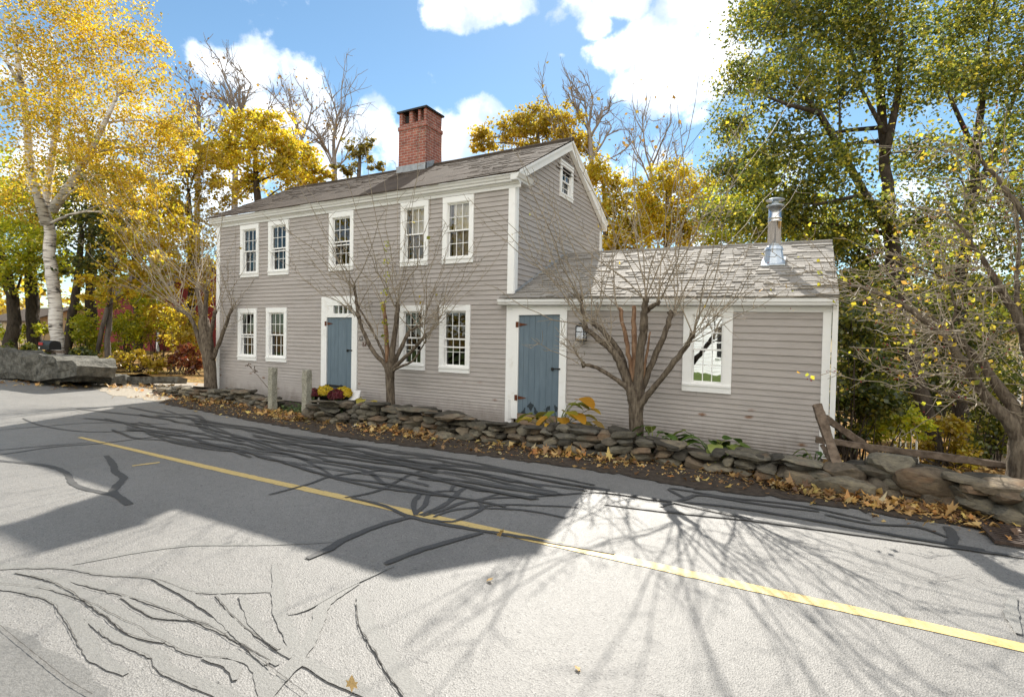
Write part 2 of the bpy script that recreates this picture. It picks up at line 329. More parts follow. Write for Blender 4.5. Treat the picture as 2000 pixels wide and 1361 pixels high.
def window(q, name_lab=None, curtain=None, glass='glass', storm=None, cw=.105, ct=.12, cb=.12, cols=3, lower=True, room=True):
    W, H = q.w, q.h
    fr = MB()
    qbox(fr, q, 0, cw, cb, H - ct, -.12, .042); qbox(fr, q, W - cw, W, cb, H - ct, -.12, .042)
    qbox(fr, q, -.003, W + .003, H - ct, H, -.12, .046); qbox(fr, q, 0, W, 0, cb, -.12, .044)
    qbox(fr, q, -.0, W + .0, cb - .035, cb, .044, .062)
    # stepped inner bead
    b = .016
    for (a0, a1, c0, c1) in ((cw, cw + b, cb, H - ct), (W - cw - b, W - cw, cb, H - ct), (cw + b, W - cw - b, H - ct - b, H - ct), (cw + b, W - cw - b, cb, cb + b)):
        qbox(fr, q, a0, a1, c0, c1, -.12, .028)
    win = fr.build('window', 'white', house)
    if name_lab: win['label'] = name_lab
    x0, x1, z0, z1 = cw + b, W - cw - b, cb + b, H - ct - b
    zm = (z0 + z1) / 2; bars = .013; st = .02
    def sash(za, zb, n, gm=None):
        m = MB()
        qbox(m, q, x0, x0 + st, za, zb, n - .03, n); qbox(m, q, x1 - st, x1, za, zb, n - .03, n)
        qbox(m, q, x0 + st, x1 - st, zb - .024, zb, n - .03, n - .001); qbox(m, q, x0 + st, x1 - st, za, za + .03, n - .03, n - .001)
        for i in range(1, cols):
            xc = x0 + st + (x1 - x0 - 2 * st) * i / cols
            qbox(m, q, xc - bars / 2, xc + bars / 2, za + .03, zb - .024, n - .022, n - .004)
        zc = (za + .03 + zb - .024) / 2
        for i in range(cols):
            xa = x0 + st + (x1 - x0 - 2 * st) * i / cols + (bars / 2 if i else 0); xb = x0 + st + (x1 - x0 - 2 * st) * (i + 1) / cols - (bars / 2 if i < cols - 1 else 0)
            qbox(m, q, xa, xb, zc - bars / 2, zc + bars / 2, n - .022, n - .005)
        m.build('sash', 'white', win)
        g = MB(); P = q.P; g.add([P(x0 + .01, za + .01, n - .014), P(x1 - .01, za + .01, n - .014), P(x1 - .01, zb - .01, n - .014), P(x0 + .01, zb - .01, n - .014)], [(0, 1, 2, 3)])
        g.build('pane', gm or glass, win)
    sash(zm - .018, z1, -.005); sash(z0, zm + .018, -.042, 'glass_dim' if glass == 'glass' else None)
    for fz in (storm or []):
        m = MB(); zc = z0 + (z1 - z0) * fz; qbox(m, q, x0 + .002, x1 - .002, zc - .014, zc + .014, .004, .02); m.build('storm_rail', 'white', win)
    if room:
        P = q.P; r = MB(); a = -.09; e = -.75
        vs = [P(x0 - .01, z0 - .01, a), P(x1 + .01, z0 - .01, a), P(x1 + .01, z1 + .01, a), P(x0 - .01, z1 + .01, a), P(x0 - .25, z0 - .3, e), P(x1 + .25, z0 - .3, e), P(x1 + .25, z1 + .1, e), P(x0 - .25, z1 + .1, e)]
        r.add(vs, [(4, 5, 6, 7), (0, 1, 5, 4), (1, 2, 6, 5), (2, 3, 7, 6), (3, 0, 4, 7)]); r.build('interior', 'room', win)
    if curtain:
        c = MB(); n_ = 26; f0, f1, zt, zb2 = curtain
        xa, xb = x0 + (x1 - x0) * f0, x0 + (x1 - x0) * f1
        for i in range(n_ + 1):
            x = xa + (xb - xa) * i / n_; nn = -.082 + .012 * math.sin(i * 1.35) + .008 * math.sin(i * 3.1)
            c.v.append(q.P(x, z0 + (z1 - z0) * zb2, nn)); c.v.append(q.P(x, z0 + (z1 - z0) * zt, nn))
        c.f = [(2 * i, 2 * i + 2, 2 * i + 3, 2 * i + 1) for i in range(n_)]
        c.build('curtain', 'curtain', win, True)
    return q, (q.x0 + .02, q.x0 + W - .02, q.z0 + .03, q.z0 + H - .03) if isinstance(q, Rect) else None
openings = []          # holes in the siding
def hole(q): openings.append((q.x0 + .06, q.x0 + q.w - .06, q.z0 + .125, q.z0 + q.h - .125))
WIN = [
 (((472.1,441.9),(508.5,436.6),(505.9,540),(471.1,543.3)), {}),
 (((527,434.2),(567.1,428.7),(564.7,535.4),(525.4,539.6)), dict(storm=[.43])),
 (((645.3,417.6),(693.1,411.2),(691,527.5),(644,530.4)), dict(storm=[.42])),
 (((785.8,397.7),(839.4,391.5),(836.5,518.1),(782.8,521.4)), dict(curtain=(.18,1.0,1.0,.02))),
 (((867.4,387.1),(928.3,380.1),(924.4,512.8),(865.2,516.3)), dict(curtain=(.16,1.0,1.0,.02))),
 (((467.8,602.8),(504,602),(501.8,704.6),(465.8,702.7)), dict(storm=[.44])),
 (((523.2,601.3),(562.8,601),(560.3,707.6),(520.5,705.2)), {}),
 (((784.4,597.5),(835,596.4),(829,723.4),(779,720.6)), dict(storm=[.36])),
 (((862.4,596.2),(922.4,595.9),(916.4,729.9),(857.2,725.5)), dict(storm=[.35]))]
rects = []
for q_, kw in WIN:
    q = Rect(*q_); rects.append(q); hole(q); window(q, **kw)
# matching heights make it a level house: print for checking
qe = Rect((1336.9,599),(1432.4,599),(1428,769.5),(1332.2,762), True); hole(qe)
window(qe, 'wide wing window with bright reflections', glass='glass_bright', cw=.13, ct=.13, cb=.13)
# gable attic window
ga, gb = onX(1093.5, 311.2, XR), onX(1117.8, 328.8, XR); gc, gd = onX(1116, 396.6, XR), onX(1090.8, 383.4, XR)
qg = RectG((ga[1] + gd[1]) / 2, (gb[1] + gc[1]) / 2, (gc[2] + gd[2]) / 2, (ga[2] + gb[2]) / 2)
window(qg, cols=2, cw=.1, ct=.12, cb=.1)
# ---- roof numbers
APY, APZ = 11.62, onX(1110, 265, XR + .12)[2]
EVY = D - .22
EVZ = onY(1003, 333, EVY)[2]
SL = (APZ - EVZ) / (APY - EVY)
ELY = 11.62
ELZ0, ELZ1 = 3.78, 3.63                       # wing ridge left / right
def shear(p): return (p[0], p[1], p[2] - .0146 * (p[0] + 5.0) * (1 if p[0] > -5.4 else 0))
EEY = D - .2; EEZ = onY(1003, 584, EEY)[2] + .03
RBY = 2 * APY - EVY
# ---- siding
def exposure(z, top):
    return min(top, .044 + max(0, z - .1) * .056)
def courses(z0, z1, top):
    out = []; z = z0
    while z < z1:
        e = exposure(z, top); out.append((z, min(z + e, z1))); z += e
    return out
def strip(mb, x0, x1, za, zb, fn, lip=.023):
    # one clapboard: face, under edge
    mb.add([fn(x0, za, 0.0), fn(x1, za, 0.0), fn(x0, za, lip), fn(x1, za, lip), fn(x0, zb + .004, .003), fn(x1, zb + .004, .003)], [(0, 1, 3, 2), (2, 3, 5, 4)])
def lay(mb, xa, xb, zc, fn, wob=.0):
    for (z0, z1) in zc:
        ivs = [(xa, xb)]
        for (a, b, c, d) in openings:
            if z0 < d and z1 > c:
                nv = []
                for (p, q_) in ivs:
                    if b <= p or a >= q_: nv.append((p, q_)); continue
                    if a > p: nv.append((p, a))
                    if b < q_: nv.append((b, q_))
                ivs = nv
        for (p, q_) in ivs:
            x = p
            while x < q_ - .01:                        # butt joints between boards
                e = min(q_, x + random.uniform(1.6, 4.2))
                if q_ - e < .5: e = q_
                lip = .021 + random.uniform(-.002, .003)
                strip(mb, x, e - (.0015 if e < q_ else 0), z0, z1, fn, lip); x = e
# doors first so their holes exist
qd = Rect((632.4,579.4),(702,579),(697,782),(627,776))           # main door casing, outer
qd.z0 = .06; qd.h = (F(632.4,579.4)[1] + F(702,579)[1]) / 2 - qd.z0
qf = Rect((1005,602),(1110.5,602),(1104,824),(997,817), True)     # wing door casing
openings.append((qd.x0 + .05, qd.x0 + qd.w - .05, -1, qd.z0 + qd.h - .05))
openings.append((qf.x0 + .05, qf.x0 + qf.w - .05, -1, qf.z0 + qf.h - .05))
FRZ = EVZ - .27                                # underside of the main frieze
mbw = MB(); lay(mbw, XL + .1, XR - .09, courses(.04, FRZ + .05, .098), lambda x, z, n: (x, D - n, z))
mbw.build('clapboard_wall', 'siding', house)
XE = .365
mbe = MB(); lay(mbe, XR - .085, XE - .06, courses(.02, EEZ - .2, .112), lambda x, z, n: shear((x, D - n, z)))
mbe.build('clapboard_wall', 'siding', house)
mbg = MB(); zc = courses(.04, APZ - .12, .105)
def gspan(z):                                   # y range of the gable wall at height z
    t = max(0.0, (z - (EVZ - .12 + .0)) / SL)
    return max(D, EVY + .30 + (z - EVZ + .12) / SL * 1.0 - .0 if z > EVZ - .2 else D), min(YB, RBY - .30 - (z - EVZ + .12) / SL if z > EVZ - .2 else YB)
for (z0, z1) in zc:
    if z1 < 2.2: continue
    a, b = gspan(z0)
    if b - a > .1: 
        ivs = [(a, b)]
        if z0 < qg.z0 + qg.h - .04 and z1 > qg.z0 + .04:
            ivs = [(a, qg.y0 + .03), (qg.y0 + qg.w - .03, b)]
        for (p, q_) in ivs:
            if q_ > p: strip(mbg, p, q_, z0, z1, lambda y, z, n: (XR + n, y, z), .02)
mbg.build('clapboard_wall', 'siding', house)
# plain hidden walls, so that the shell is closed
m = MB(); m.box(XL, XL + .05, D + .02, YB, .02, EVZ - .1); m.box(XL + .05, XR - .05, YB - .06, YB, .02, EVZ - .1)
m.prism([(XL + .02, D + .2, EVZ - .1), (XL + .02, YB - .1, EVZ - .1), (XL + .02, APY, APZ - .25)], (.05, 0, 0))
m.box(XR - .2, XR - .15, D + .8, YB - .08, .02, EVZ - .12)
m.box(XR + .03, XE - .08, 14.0, 14.06, .02, 2.3); m.box(XE - .07, XE - .02, D + .08, 14.0, .0, 2.3)
m.prism([(XE - .05, D + .1, 2.3), (XE - .05, 14.0, 2.3), (XE - .05, ELY, 3.45)], (.04, 0, 0))
m.build('clapboard_wall', 'siding', house)
m = MB(); m.box(XL + .02, XE - .05, D + .02, D + .3, -.3, .03); m.box(XE - .35, XE - .05, D + .3, 14, -1.5, 0); m.build('foundation', 'boulder', house)
# ---- corner boards
m = MB(); m.box(XR - .125, XR + .022, D - .03, D + .004, .03, FRZ + .06); m.box(XR - .01, XR + .03, D + .004, D + .115, 2.2, EVZ - .24); m.build('corner_board', 'white', house)
m = MB(); m.box(XL - .03, XL + .125, D - .03, D + .02, .05, FRZ + .04); m.box(XL - .03, XL + .01, D + .02, D + .12, .05, FRZ + .04); m.build('corner_board', 'white', house)
m = MB(); m.box(XR - .03, XR + .03, YB - .13, YB + .03, 2.2, EVZ - .22); m.build('corner_board', 'white', house)
m = MB(); m.box(XE - .085, XE + .025, D - .032, D + .1, .07, 2.42); m.build('corner_board', 'white', house)
# ---- main cornice: frieze, bed mould and crown as one moulded run
def run_x(mb, prof, x0, x1, fn=lambda p: p):
    mb.add([fn((x0, y, z)) for y, z in prof] + [fn((x1, y, z)) for y, z in prof],
           [(i, (i + 1) % len(prof), len(prof) + (i + 1) % len(prof), len(prof) + i) for i in range(len(prof))] + [tuple(range(len(prof) - 1, -1, -1)), tuple(range(len(prof), 2 * len(prof)))])
e = EVZ - .035
prof = [(D - .001, FRZ), (D - .035, FRZ), (D - .035, e - .175), (D - .06, e - .165), (D - .075, e - .135), (D - .13, e - .125), (D - .135, e - .085), (D - .16, e - .075), (D - .175, e - .04), (D - .205, e - .015), (D - .205, e), (D - .001, e)]
m = MB(); run_x(m, prof, XL - .18, XR + .13); m.build('cornice', 'white_worn', house)
# cornice return round the gable corner
m = MB(); rp = [(XR + .002, e - .125), (XR + .13, e - .125), (XR + .135, e - .085), (XR + .16, e - .075), (XR + .175, e - .04), (XR + .2, e - .005), (XR + .2, e), (XR + .002, e)]
y0, y1 = D - .2, D + .42
m.add([(x, y0, z) for x, z in rp] + [(x, y1 - (.12 if z > e - .1 else 0) * 0, z) for x, z in rp], [(i, (i + 1) % 8, 8 + (i + 1) % 8, 8 + i) for i in range(8)] + [tuple(range(8)), tuple(range(15, 7, -1))])
m.build('cornice_return', 'white_worn', house)
# rake boards
m = MB()
for sgn in (1, -1):
    ye = EVY + .12 if sgn > 0 else RBY - .12; zoff = -.03
    ze = EVZ + .12 * SL + zoff; za = APZ - .05
    h = .21
    m.prism([(XR + .02, ye, ze - h), (XR + .02, ye, ze), (XR + .02, APY, za), (XR + .02, APY, za - h)], (.1, 0, 0)) if sgn > 0 else m.prism([(XR + .021, ye, ze - h), (XR + .021, APY + .002, za - h), (XR + .021, APY + .002, za), (XR + .021, ye, ze)], (.099, 0, 0))
    # narrow crown along the top of the rake
    m.prism([(XR + .12, ye, ze - .055), (XR + .12, ye, ze + .004), (XR + .12, APY, za + .004), (XR + .12, APY, za - .055)], (.035, 0, 0)) if sgn > 0 else m.prism([(XR + .12, ye, ze - .055), (XR + .12, APY + .002, za - .055), (XR + .12, APY + .002, za + .004), (XR + .12, ye, ze + .004)], (.034, 0, 0))
m.build('rake_board', 'white', house)
# gable vent
m = MB(); vz = APZ - .38
for i in range(6):
    z = vz - .42 + i * .085; hw = max(.03, (APZ - .33 - z) / SL * .8)
    m.prism([(XR + .012, APY - hw, z), (XR + .05, APY - hw, z - .02), (XR + .05, APY + hw, z - .02), (XR + .012, APY + hw, z)], (0, 0, .018))
m.build('gable_vent', 'siding', house)
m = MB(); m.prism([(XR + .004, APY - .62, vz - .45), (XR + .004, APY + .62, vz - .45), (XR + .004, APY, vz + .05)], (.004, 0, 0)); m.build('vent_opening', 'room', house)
# ---- roofs
def shingles(x0, x1, yA, zA, yB, zB, n, mat, name, fn=lambda p: p, thick=(.004, .016), tw=(.14, .42), sag=None):
    mb = MB(); ln = math.hypot(yB - yA, zB - zA); dy, dz = (yB - yA) / ln, (zB - zA) / ln; ny, nz = -dz, dy
    if nz < 0: ny, nz = -ny, -nz
    stp = ln / n
    for i in range(n):
        x = x0 + random.uniform(-.03, 0) * 0; sh = 0
        while x < x1 - 1e-4:
            e = min(x1, x + random.uniform(*tw)); 
            if x1 - e < .08: e = x1
            h = random.uniform(*thick) if random.random() < .75 else thick[0]; j = random.uniform(-.012, .008)
            s0 = max(0 if i else -.02, i * stp + j); s1 = (i + 1) * stp + .03
            def pt(x_, s, hh):
                sg = sag(x_) if sag else 0
                return fn((x_, yA + dy * s + ny * hh, zA + dz * s + nz * hh + sg))
            mb.add([pt(x, s0, h), pt(e - .002, s0, h), pt(e - .002, s1, .001), pt(x, s1, .001), pt(x, s0, -.006), pt(e - .002, s0, -.006)], [(0, 1, 2, 3), (4, 5, 1, 0), (4, 0, 3), (1, 5, 2)])
            x = e
    o = mb.build(name, mat, house); return o
sagm = lambda x: -.045 * math.exp(-((x + 8.0) / 2.6) ** 2) - .03 * math.exp(-((x + 12) / 2.) ** 2) 
shingles(XL - .2, XR + .15, EVY, EVZ, APY, APZ, 23, 'roof', 'roof', sag=sagm)
m = MB(); t = .03
m.prism([(XL - .2, EVY + .01, EVZ - t), (XL - .2, APY, APZ - t - .07), (XL - .2, RBY, EVZ - t), (XL - .2, RBY, EVZ), (XL - .2, APY, APZ - .045), (XL - .2, EVY + .01, EVZ - .012)], (XR - XL + .345, 0, 0)); m.build('roof_deck', 'roof', house)
m = MB(); m.tube([(XL - .2, APY, APZ - .005 + sagm(XL)), (-12, APY, APZ - .0 + sagm(-12)), (-8, APY, APZ + sagm(-8)), (XR + .15, APY, APZ + .0)], .05, 6); m.build('ridge_cap', 'roof', house)
XER = .47
shingles(-5.19, XER, EEY, EEZ, ELY, ELZ0, 22, 'roof_ell', 'roof', shear, thick=(.005, .03), tw=(.1, .3))
m = MB(); m.prism([(XR + .035, EEY + .01, EEZ - .03), (XR + .035, ELY, ELZ0 - .1), (XR + .035, 14.2, EEZ - .03), (XR + .035, 14.2, EEZ + .02), (XR + .035, ELY, ELZ0 - .02), (XR + .035, EEY + .01, EEZ - .012)], (XER - .01 - XR - .035, 0, 0)); m.map(shear); m.build('roof_deck', 'roof_ell', house)
m = MB(); m.tube([(XR + .04, ELY, ELZ0 + .0), (XER, ELY, ELZ0 + .0)], .04, 6); m.map(shear); m.build('ridge_cap', 'roof_ell', house)
# step flashing where the wing roof meets the gable
m = MB(); sl2 = (ELZ0 - EEZ) / (ELY - EEY)
m.prism([(XR + .022, D + .02, EEZ + (D + .02 - EEY) * sl2 + .0), (XR + .022, ELY, ELZ0 + .0), (XR + .022, ELY, ELZ0 + .05), (XR + .022, D + .02, EEZ + (D + .02 - EEY) * sl2 + .05)], (.012, 0, 0)); m.build('flashing', 'lead', house)
# wing cornice
e2 = EEZ - .03
prof = [(D - .001, e2 - .2), (D - .035, e2 - .2), (D - .035, e2 - .115), (D - .09, e2 - .11), (D - .17, e2 - .095), (D - .175, e2 - .05), (D - .187, e2 - .042), (D - .187, e2), (D - .001, e2)]
m = MB(); prof1 = [(D - .001, e2 - .2), (D - .034, e2 - .2), (D - .034, e2 - .116), (D - .001, e2 - .116)]; run_x(m, prof1, XR - .11, XE + .03, shear); m.build('frieze', 'white_worn', house)
m = MB(); prof2 = [(D - .001, e2 - .115), (D - .09, e2 - .112), (D - .165, e2 - .1), (D - .172, e2 - .06), (D - .186, e2 - .052), (D - .186, e2), (D - .001, e2)]; run_x(m, prof2, -5.24, XER - .015, shear); m.build('cornice', 'white_worn', house)
# downspout on the wing corner
m = MB(); m.box(XE + .035, XE + .105, D - .07, D - .01, .28, 2.36); m.hexa([(XE + .04, D - .12, 2.3), (XE + .1, D - .12, 2.3), (XE + .1, D - .02, 2.36), (XE + .04, D - .02, 2.36), (XE + .04, D - .12, 2.36), (XE + .1, D - .12, 2.36), (XE + .1, D - .02, 2.43), (XE + .04, D - .02, 2.43)]); m.build('downspout', 'white', house)
# ---- chimney
cy = D + 2.18; c0 = onY(777, 218, cy); c1 = onY(832, 208, cy); cb = c1[0] + 0.0
cx0, cx1 = onY(778, 250, cy)[0], onY(832, 250, cy)[0]; ctop = (c0[2] + c1[2]) / 2
cyb = cy + .74; cz0 = EVZ + (cy - EVY) * SL - .2
chim = MB(); cc = ctop - .53
chim.box(cx0 + .012, cx1 - .012, cy + .012, cyb - .012, cz0, cc)
chim.box(cx0 - .01, cx1 + .01, cy - .01, cyb + .01, cc, cc + .1)
chim.box(cx0 + .02, cx1 - .02, cy + .02, cyb - .02, cc + .1, ctop - .36)
ch = chim.build('chimney', 'brick', house)
m = MB(); w_ = cx1 - cx0; zt = ctop - .36
for f0, f1 in ((0.02, .13), (.38, .50), (.70, .78), (.90, .98)): m.box(cx0 + w_ * f0, cx0 + w_ * f1, cy + .02, cyb - .02, zt, ctop - .05)
m.box(cx1 - .1, cx1 - .02, cy + .11, cyb - .11, zt + .001, ctop - .051)
m.build('flue_pier', 'brick', ch)
m = MB(); m.box(cx0 + .1, cx1 - .1, cy + .34, cy + .42, zt - .01, ctop - .05); m.box(cx0 + .18, cx0 + .32, cy + .1, cy + .33, zt, ctop - .12); m.build('flue_lining', 'room', ch)
m = MB(); m.box(cx0 - .035, cx1 + .035, cy - .035, cyb + .035, ctop - .05, ctop - .005); m.build('chimney_cap', 'iron', ch)
m = MB(); fz = EVZ + (cy - EVY) * SL
m.box(cx0 - .04, cx1 + .015, cy - .02, cy + .03, fz - .1, fz + .13); m.prism([(cx1 - .03, cy - .018, fz - .05), (cx1 - .03, cy - .018, fz + .13), (cx1 - .03, cy + .36, APZ + .1), (cx1 - .03, cy + .36, APZ - .05)], (.045, 0, 0)); m.build('flashing', 'lead', ch)
# ---- stove pipe on the wing
py_ = 10.55
_r = wray(1509, 517); _t = 3.0
for _ in range(40):
    _p = CAM + _r * _t; _e = _p[2] - (EEZ + (_p[1] - EEY) * sl2 - .0146 * (_p[0] + 5)); _t += _e * 1.2 if _e > 0 else _e * 1.2
py_ = float(_p[1]) + .12; print('pipe y', py_, _e)
pb = onY(1511, 505, py_); rz = EEZ + (py_ - EEY) * sl2
pt_ = onY(1513, 388, py_); pcx = pb[0]; rad = .108
ztop = onY(1514, 402, py_)[2]; zc0 = onY(1512, 481, py_)[2]
m = MB(); m.lathe([(rad, zc0 - .05), (rad, zc0 + .42), (rad + .006, zc0 + .425), (rad + .006, zc0 + .445), (rad, zc0 + .45), (rad, zc0 + .475), (rad + .006, zc0 + .48), (rad + .006, zc0 + .5), (rad, zc0 + .505), (rad, ztop)], (pcx, py_, 0), 24)
pipe = m.build('stove_pipe', 'steel', house, True)
m = MB(); m.lathe([(rad + .01, ztop - .02), (rad + .035, ztop - .012), (rad + .038, ztop), (rad + .02, ztop + .01), (.06, ztop + .012)], (pcx, py_, 0), 24)
m.lathe([(.055, ztop + .01), (.055, ztop + .1)], (pcx, py_, 0), 12)
m.lathe([(rad + .045, ztop + .09), (rad + .048, ztop + .1), (.09, ztop + .125), (.02, ztop + .135)], (pcx, py_, 0), 24); m.build('rain_cap', 'galv', pipe, True)
m = MB(); m.lathe([(.2, zc0 - .62), (.2, zc0 - .42), (.135, zc0 - .075), (.16, zc0 - .07), (.13, zc0 - .01), (rad + .003, zc0)], (pcx, py_, 0), 10); 
rn = lambda y: EEZ + (y - EEY) * sl2 + .03 - .0146 * (pcx + 5)
m.hexa([(pcx - .19, py_ - .24, rn(py_ - .24) - .01), (pcx + .19, py_ - .24, rn(py_ - .24) - .01), (pcx + .19, py_ + .2, rn(py_ + .2) - .01), (pcx - .19, py_ + .2, rn(py_ + .2) - .01), (pcx - .19, py_ - .24, rn(py_ - .24) + .01), (pcx + .19, py_ - .24, rn(py_ - .24) + .01), (pcx + .19, py_ + .2, rn(py_ + .2) + .01), (pcx - .19, py_ + .2, rn(py_ + .2) + .01)])
m.build('flashing', 'galv', pipe)
# ---- doors
def door(q, leaf, boards, hinge_z, latch_z, transom=None, label=None):
    lx0, lx1, lz0, lz1 = leaf
    c = MB(); W, H = q.w, q.h
    qbox(c, q, 0, lx0, 0, H, -.1, .045); qbox(c, q, lx1, W, 0, H, -.1, .045); qbox(c, q, lx0, lx1, lz1 if not transom else transom[3], H, -.1, .048)
    if transom:
        tx0, tx1, tz0, tz1 = transom
        qbox(c, q, lx0, lx1, lz1, tz0, -.1, .044); qbox(c, q, lx0, tx0, tz0, tz1, -.1, .04); qbox(c, q, tx1, lx1, tz0, tz1, -.1, .04)
    cas = c.build('door_casing', 'white', house)
    if transom:
        for i in range(1, 4):
            t = MB(); xc = tx0 + (tx1 - tx0) * i / 4; qbox(t, q, xc - .011, xc + .011, tz0, tz1, -.02, .028); t.build('transom_bar', 'white', cas)
        P = q.P; g = MB(); g.add([P(tx0, tz0, .005), P(tx1, tz0, .005), P(tx1, tz1, .005), P(tx0, tz1, .005)], [(0, 1, 2, 3)]); g.build('pane', 'glass', cas)
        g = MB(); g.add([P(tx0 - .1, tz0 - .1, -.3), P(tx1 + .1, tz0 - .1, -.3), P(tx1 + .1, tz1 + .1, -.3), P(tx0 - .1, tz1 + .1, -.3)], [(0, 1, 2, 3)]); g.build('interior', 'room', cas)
    d_ = MB(); xs = [lx0 + (lx1 - lx0) * f for f in boards]
    for a, b in zip(xs[:-1], xs[1:]):
        n1 = .012 + random.uniform(-.002, .002)
        qbox(d_, q, a + .0018, b - .0018, lz0, lz1 - .006, -.03, n1)
    qbox(d_, q, lx0 + .01, lx1 - .01, lz0 + .01, lz1 - .02, -.05, -.031)
    dr = d_.build('door', 'door', house)
    if label: dr['label'] = label
    for hz in hinge_z:
        h = MB(); qbox(h, q, lx0 - .06, lx0 + .002, hz - .055, hz + .055, .046, .052)
        P = q.P; h.prism([P(lx0 + .002, hz - .035, .014), P(lx0 + .16, hz - .008, .014), P(lx0 + .18, hz, .014), P(lx0 + .16, hz + .008, .014), P(lx0 + .002, hz + .035, .014)], (0, -.008, 0)); h.build('hinge', 'rust', dr)
    h = MB(); qbox(h, q, lx1 - .17, lx1 - .02, latch_z - .012, latch_z + .012, .014, .03); qbox(h, q, lx1 - .16, lx1 - .12, latch_z - .04, latch_z + .02, .03, .05); qbox(h, q, lx1 - .02, lx1 + .03, latch_z - .018, latch_z + .014, .05, .06); h.build('latch', 'iron', dr)
    return dr, cas
def loc(q, px, py): x, z = F(px, py); return x - q.x0, z - q.z0 - q.k * (x - q.x0)
a = loc(qd, 642, 621); b = loc(qd, 690.5, 619); c = loc(qd, 638, 757); t0 = loc(qd, 653.5, 612.5); t1 = loc(qd, 691, 596.5)
lx0 = (a[0] + c[0]) / 2; lx1 = b[0] - .01
d1, cas1 = door(qd, (lx0, lx1, .12, (a[1] + b[1]) / 2), [0, .14, .3, .44, .6, .78, 1], [loc(qd, 640, 632)[1]], loc(qd, 686, 684)[1], (max(lx0 + .01, t0[0]), min(lx1 - .005, t1[0]), t0[1], t1[1]), 'blue plank door with a four pane transom above')
m = MB(); qbox(m, qd, lx0 - .02, lx0 + .55, loc(qd, 650, 753)[1] - .02, loc(qd, 650, 753)[1] + .025, .014, .06); m.build('boot_bar', 'iron', d1)
m = MB(); qbox(m, qd, lx0, lx1, 0, .115, -.1, .03); m.build('door_sill', 'bareplank', house)
a = loc(qf, 1016, 614); b = loc(qf, 1097.5, 616); c = loc(qf, 1011, 806)
lx0 = (a[0] + c[0]) / 2; lx1 = b[0] - .02
d2, cas2 = door(qf, (lx0, lx1, c[1], (a[1] + b[1]) / 2), [0, .12, .25, .40, .53, .68, .83, 1], [loc(qf, 1012, 634)[1], loc(qf, 1010, 776)[1]], loc(qf, 1088, 720)[1], None, 'blue plank door with peeling paint and rusty strap hinges')
m = MB(); qbox(m, qf, -.055, .002, -.02, .37, .0, .05); m.build('plinth_block', 'white_worn', cas2); m = MB(); qbox(m, qf, qf.w - .002, qf.w + .02, -.02, .37, .0, .05); m.build('plinth_block', 'white_worn', cas2)
m = MB(); qbox(m, qf, lx0 - .03, lx1, -.1, c[1] - .008, -.1, .035); m.build('door_sill', 'bareplank', house)
# ---- number 17 by the main door
cu = bpy.data.curves.new('house_number', 'FONT'); cu.body = '17'; cu.size = .155; cu.extrude = .006
tmp = bpy.data.objects.new('tmp_text', cu); COL.objects.link(tmp); bpy.context.view_layer.update()
me = bpy.data.meshes.new_from_object(tmp.evaluated_get(bpy.context.evaluated_depsgraph_get())); bpy.data.objects.remove(tmp)
me.materials.clear(); me.materials.append(M['rust']); hn = bpy.data.objects.new('house_number', me); COL.objects.link(hn); hn.parent = house
p = onY(706.5, 676.5, D - .035); hn.location = tuple(p - parent_world(house)); hn.rotation_euler = (PI / 2, 0, 0)
# iron knocker ring beside it
m = MB(); rc = onY(705, 661, D - .04); m.tube([rc + np.array([.045 * math.cos(t), 0, .05 * math.sin(t)]) for t in np.linspace(0, 2 * PI, 14)], .007, 5); m.build('ring_hook', 'iron', house)
# ---- lantern on the wing wall
lp = onY(1135, 652, D - .12); lw, lh = .075, .125
m = MB()
for sx in (-1, 1):
    for sy in (-1, 1): m.box(lp[0] + sx * lw - .006, lp[0] + sx * lw + .006, lp[1] + sy * .07 - .006, lp[1] + sy * .07 + .006, lp[2] - lh, lp[2] + lh)
m.box(lp[0] - lw - .01, lp[0] + lw + .01, lp[1] - .08, lp[1] + .08, lp[2] - lh - .012, lp[2] - lh); m.box(lp[0] - lw - .01, lp[0] + lw + .01, lp[1] - .08, lp[1] + .08, lp[2] + .03, lp[2] + .042)
m.prism([(lp[0] - lw - .015, lp[1] - .085, lp[2] + lh), (lp[0] + lw + .015, lp[1] - .085, lp[2] + lh), (lp[0] + .03, lp[1] - .03, lp[2] + lh + .07), (lp[0] - .03, lp[1] - .03, lp[2] + lh + .07)], (0, .14, 0))
m.box(lp[0] - .02, lp[0] + .02, lp[1] + .07, D - .01, lp[2] - .03, lp[2] + .03)
lan = m.build('wall_lantern', 'iron', house)
m = MB(); m.box(lp[0] - lw + .006, lp[0] + lw - .006, lp[1] - .064, lp[1] + .064, lp[2] - lh + .001, lp[2] + lh - .001); m.build('lantern_glass', mat_glass('lantern_pane', .12), lan)
# ================================================================== GROUND, ROAD
def sstep(a, b, x): t = np.clip((x - a) / (b - a), 0, 1); return t * t * (3 - 2 * t)
def gz(x, y):
    """height of the natural ground"""
    x = np.asarray(x, float); y = np.asarray(y, float)
    z = np.full(np.broadcast(x, y).shape, -.1)
    z = z + .1 * sstep(9.2, 9.9, y)
    # bank falling away behind the wall on the right
    r = sstep(.3, 1.3, x) * sstep(8.0, 9.2, y)
    z = z - r * (.75 + 1.1 * sstep(9, 16, y) + .9 * sstep(16, 40, y))
    # wood floor rising on the left, beyond the drive
    l = sstep(-13.5, -16, x) * sstep(15.6, 18.5, y)
    z = z + l * (.35 + .5 * sstep(18, 40, y))
    return z
def lin(a, b, n): return np.linspace(a, b, n)
gx = np.concatenate([lin(-900, -70, 12), lin(-65, 30, 150), lin(36, 900, 12)]); gy = np.concatenate([lin(-900, -60, 10), lin(-55, 60, 170), lin(66, 1200, 14)])
GX, GY = np.meshgrid(gx, gy, indexing='ij'); GZ = gz(GX, GY)
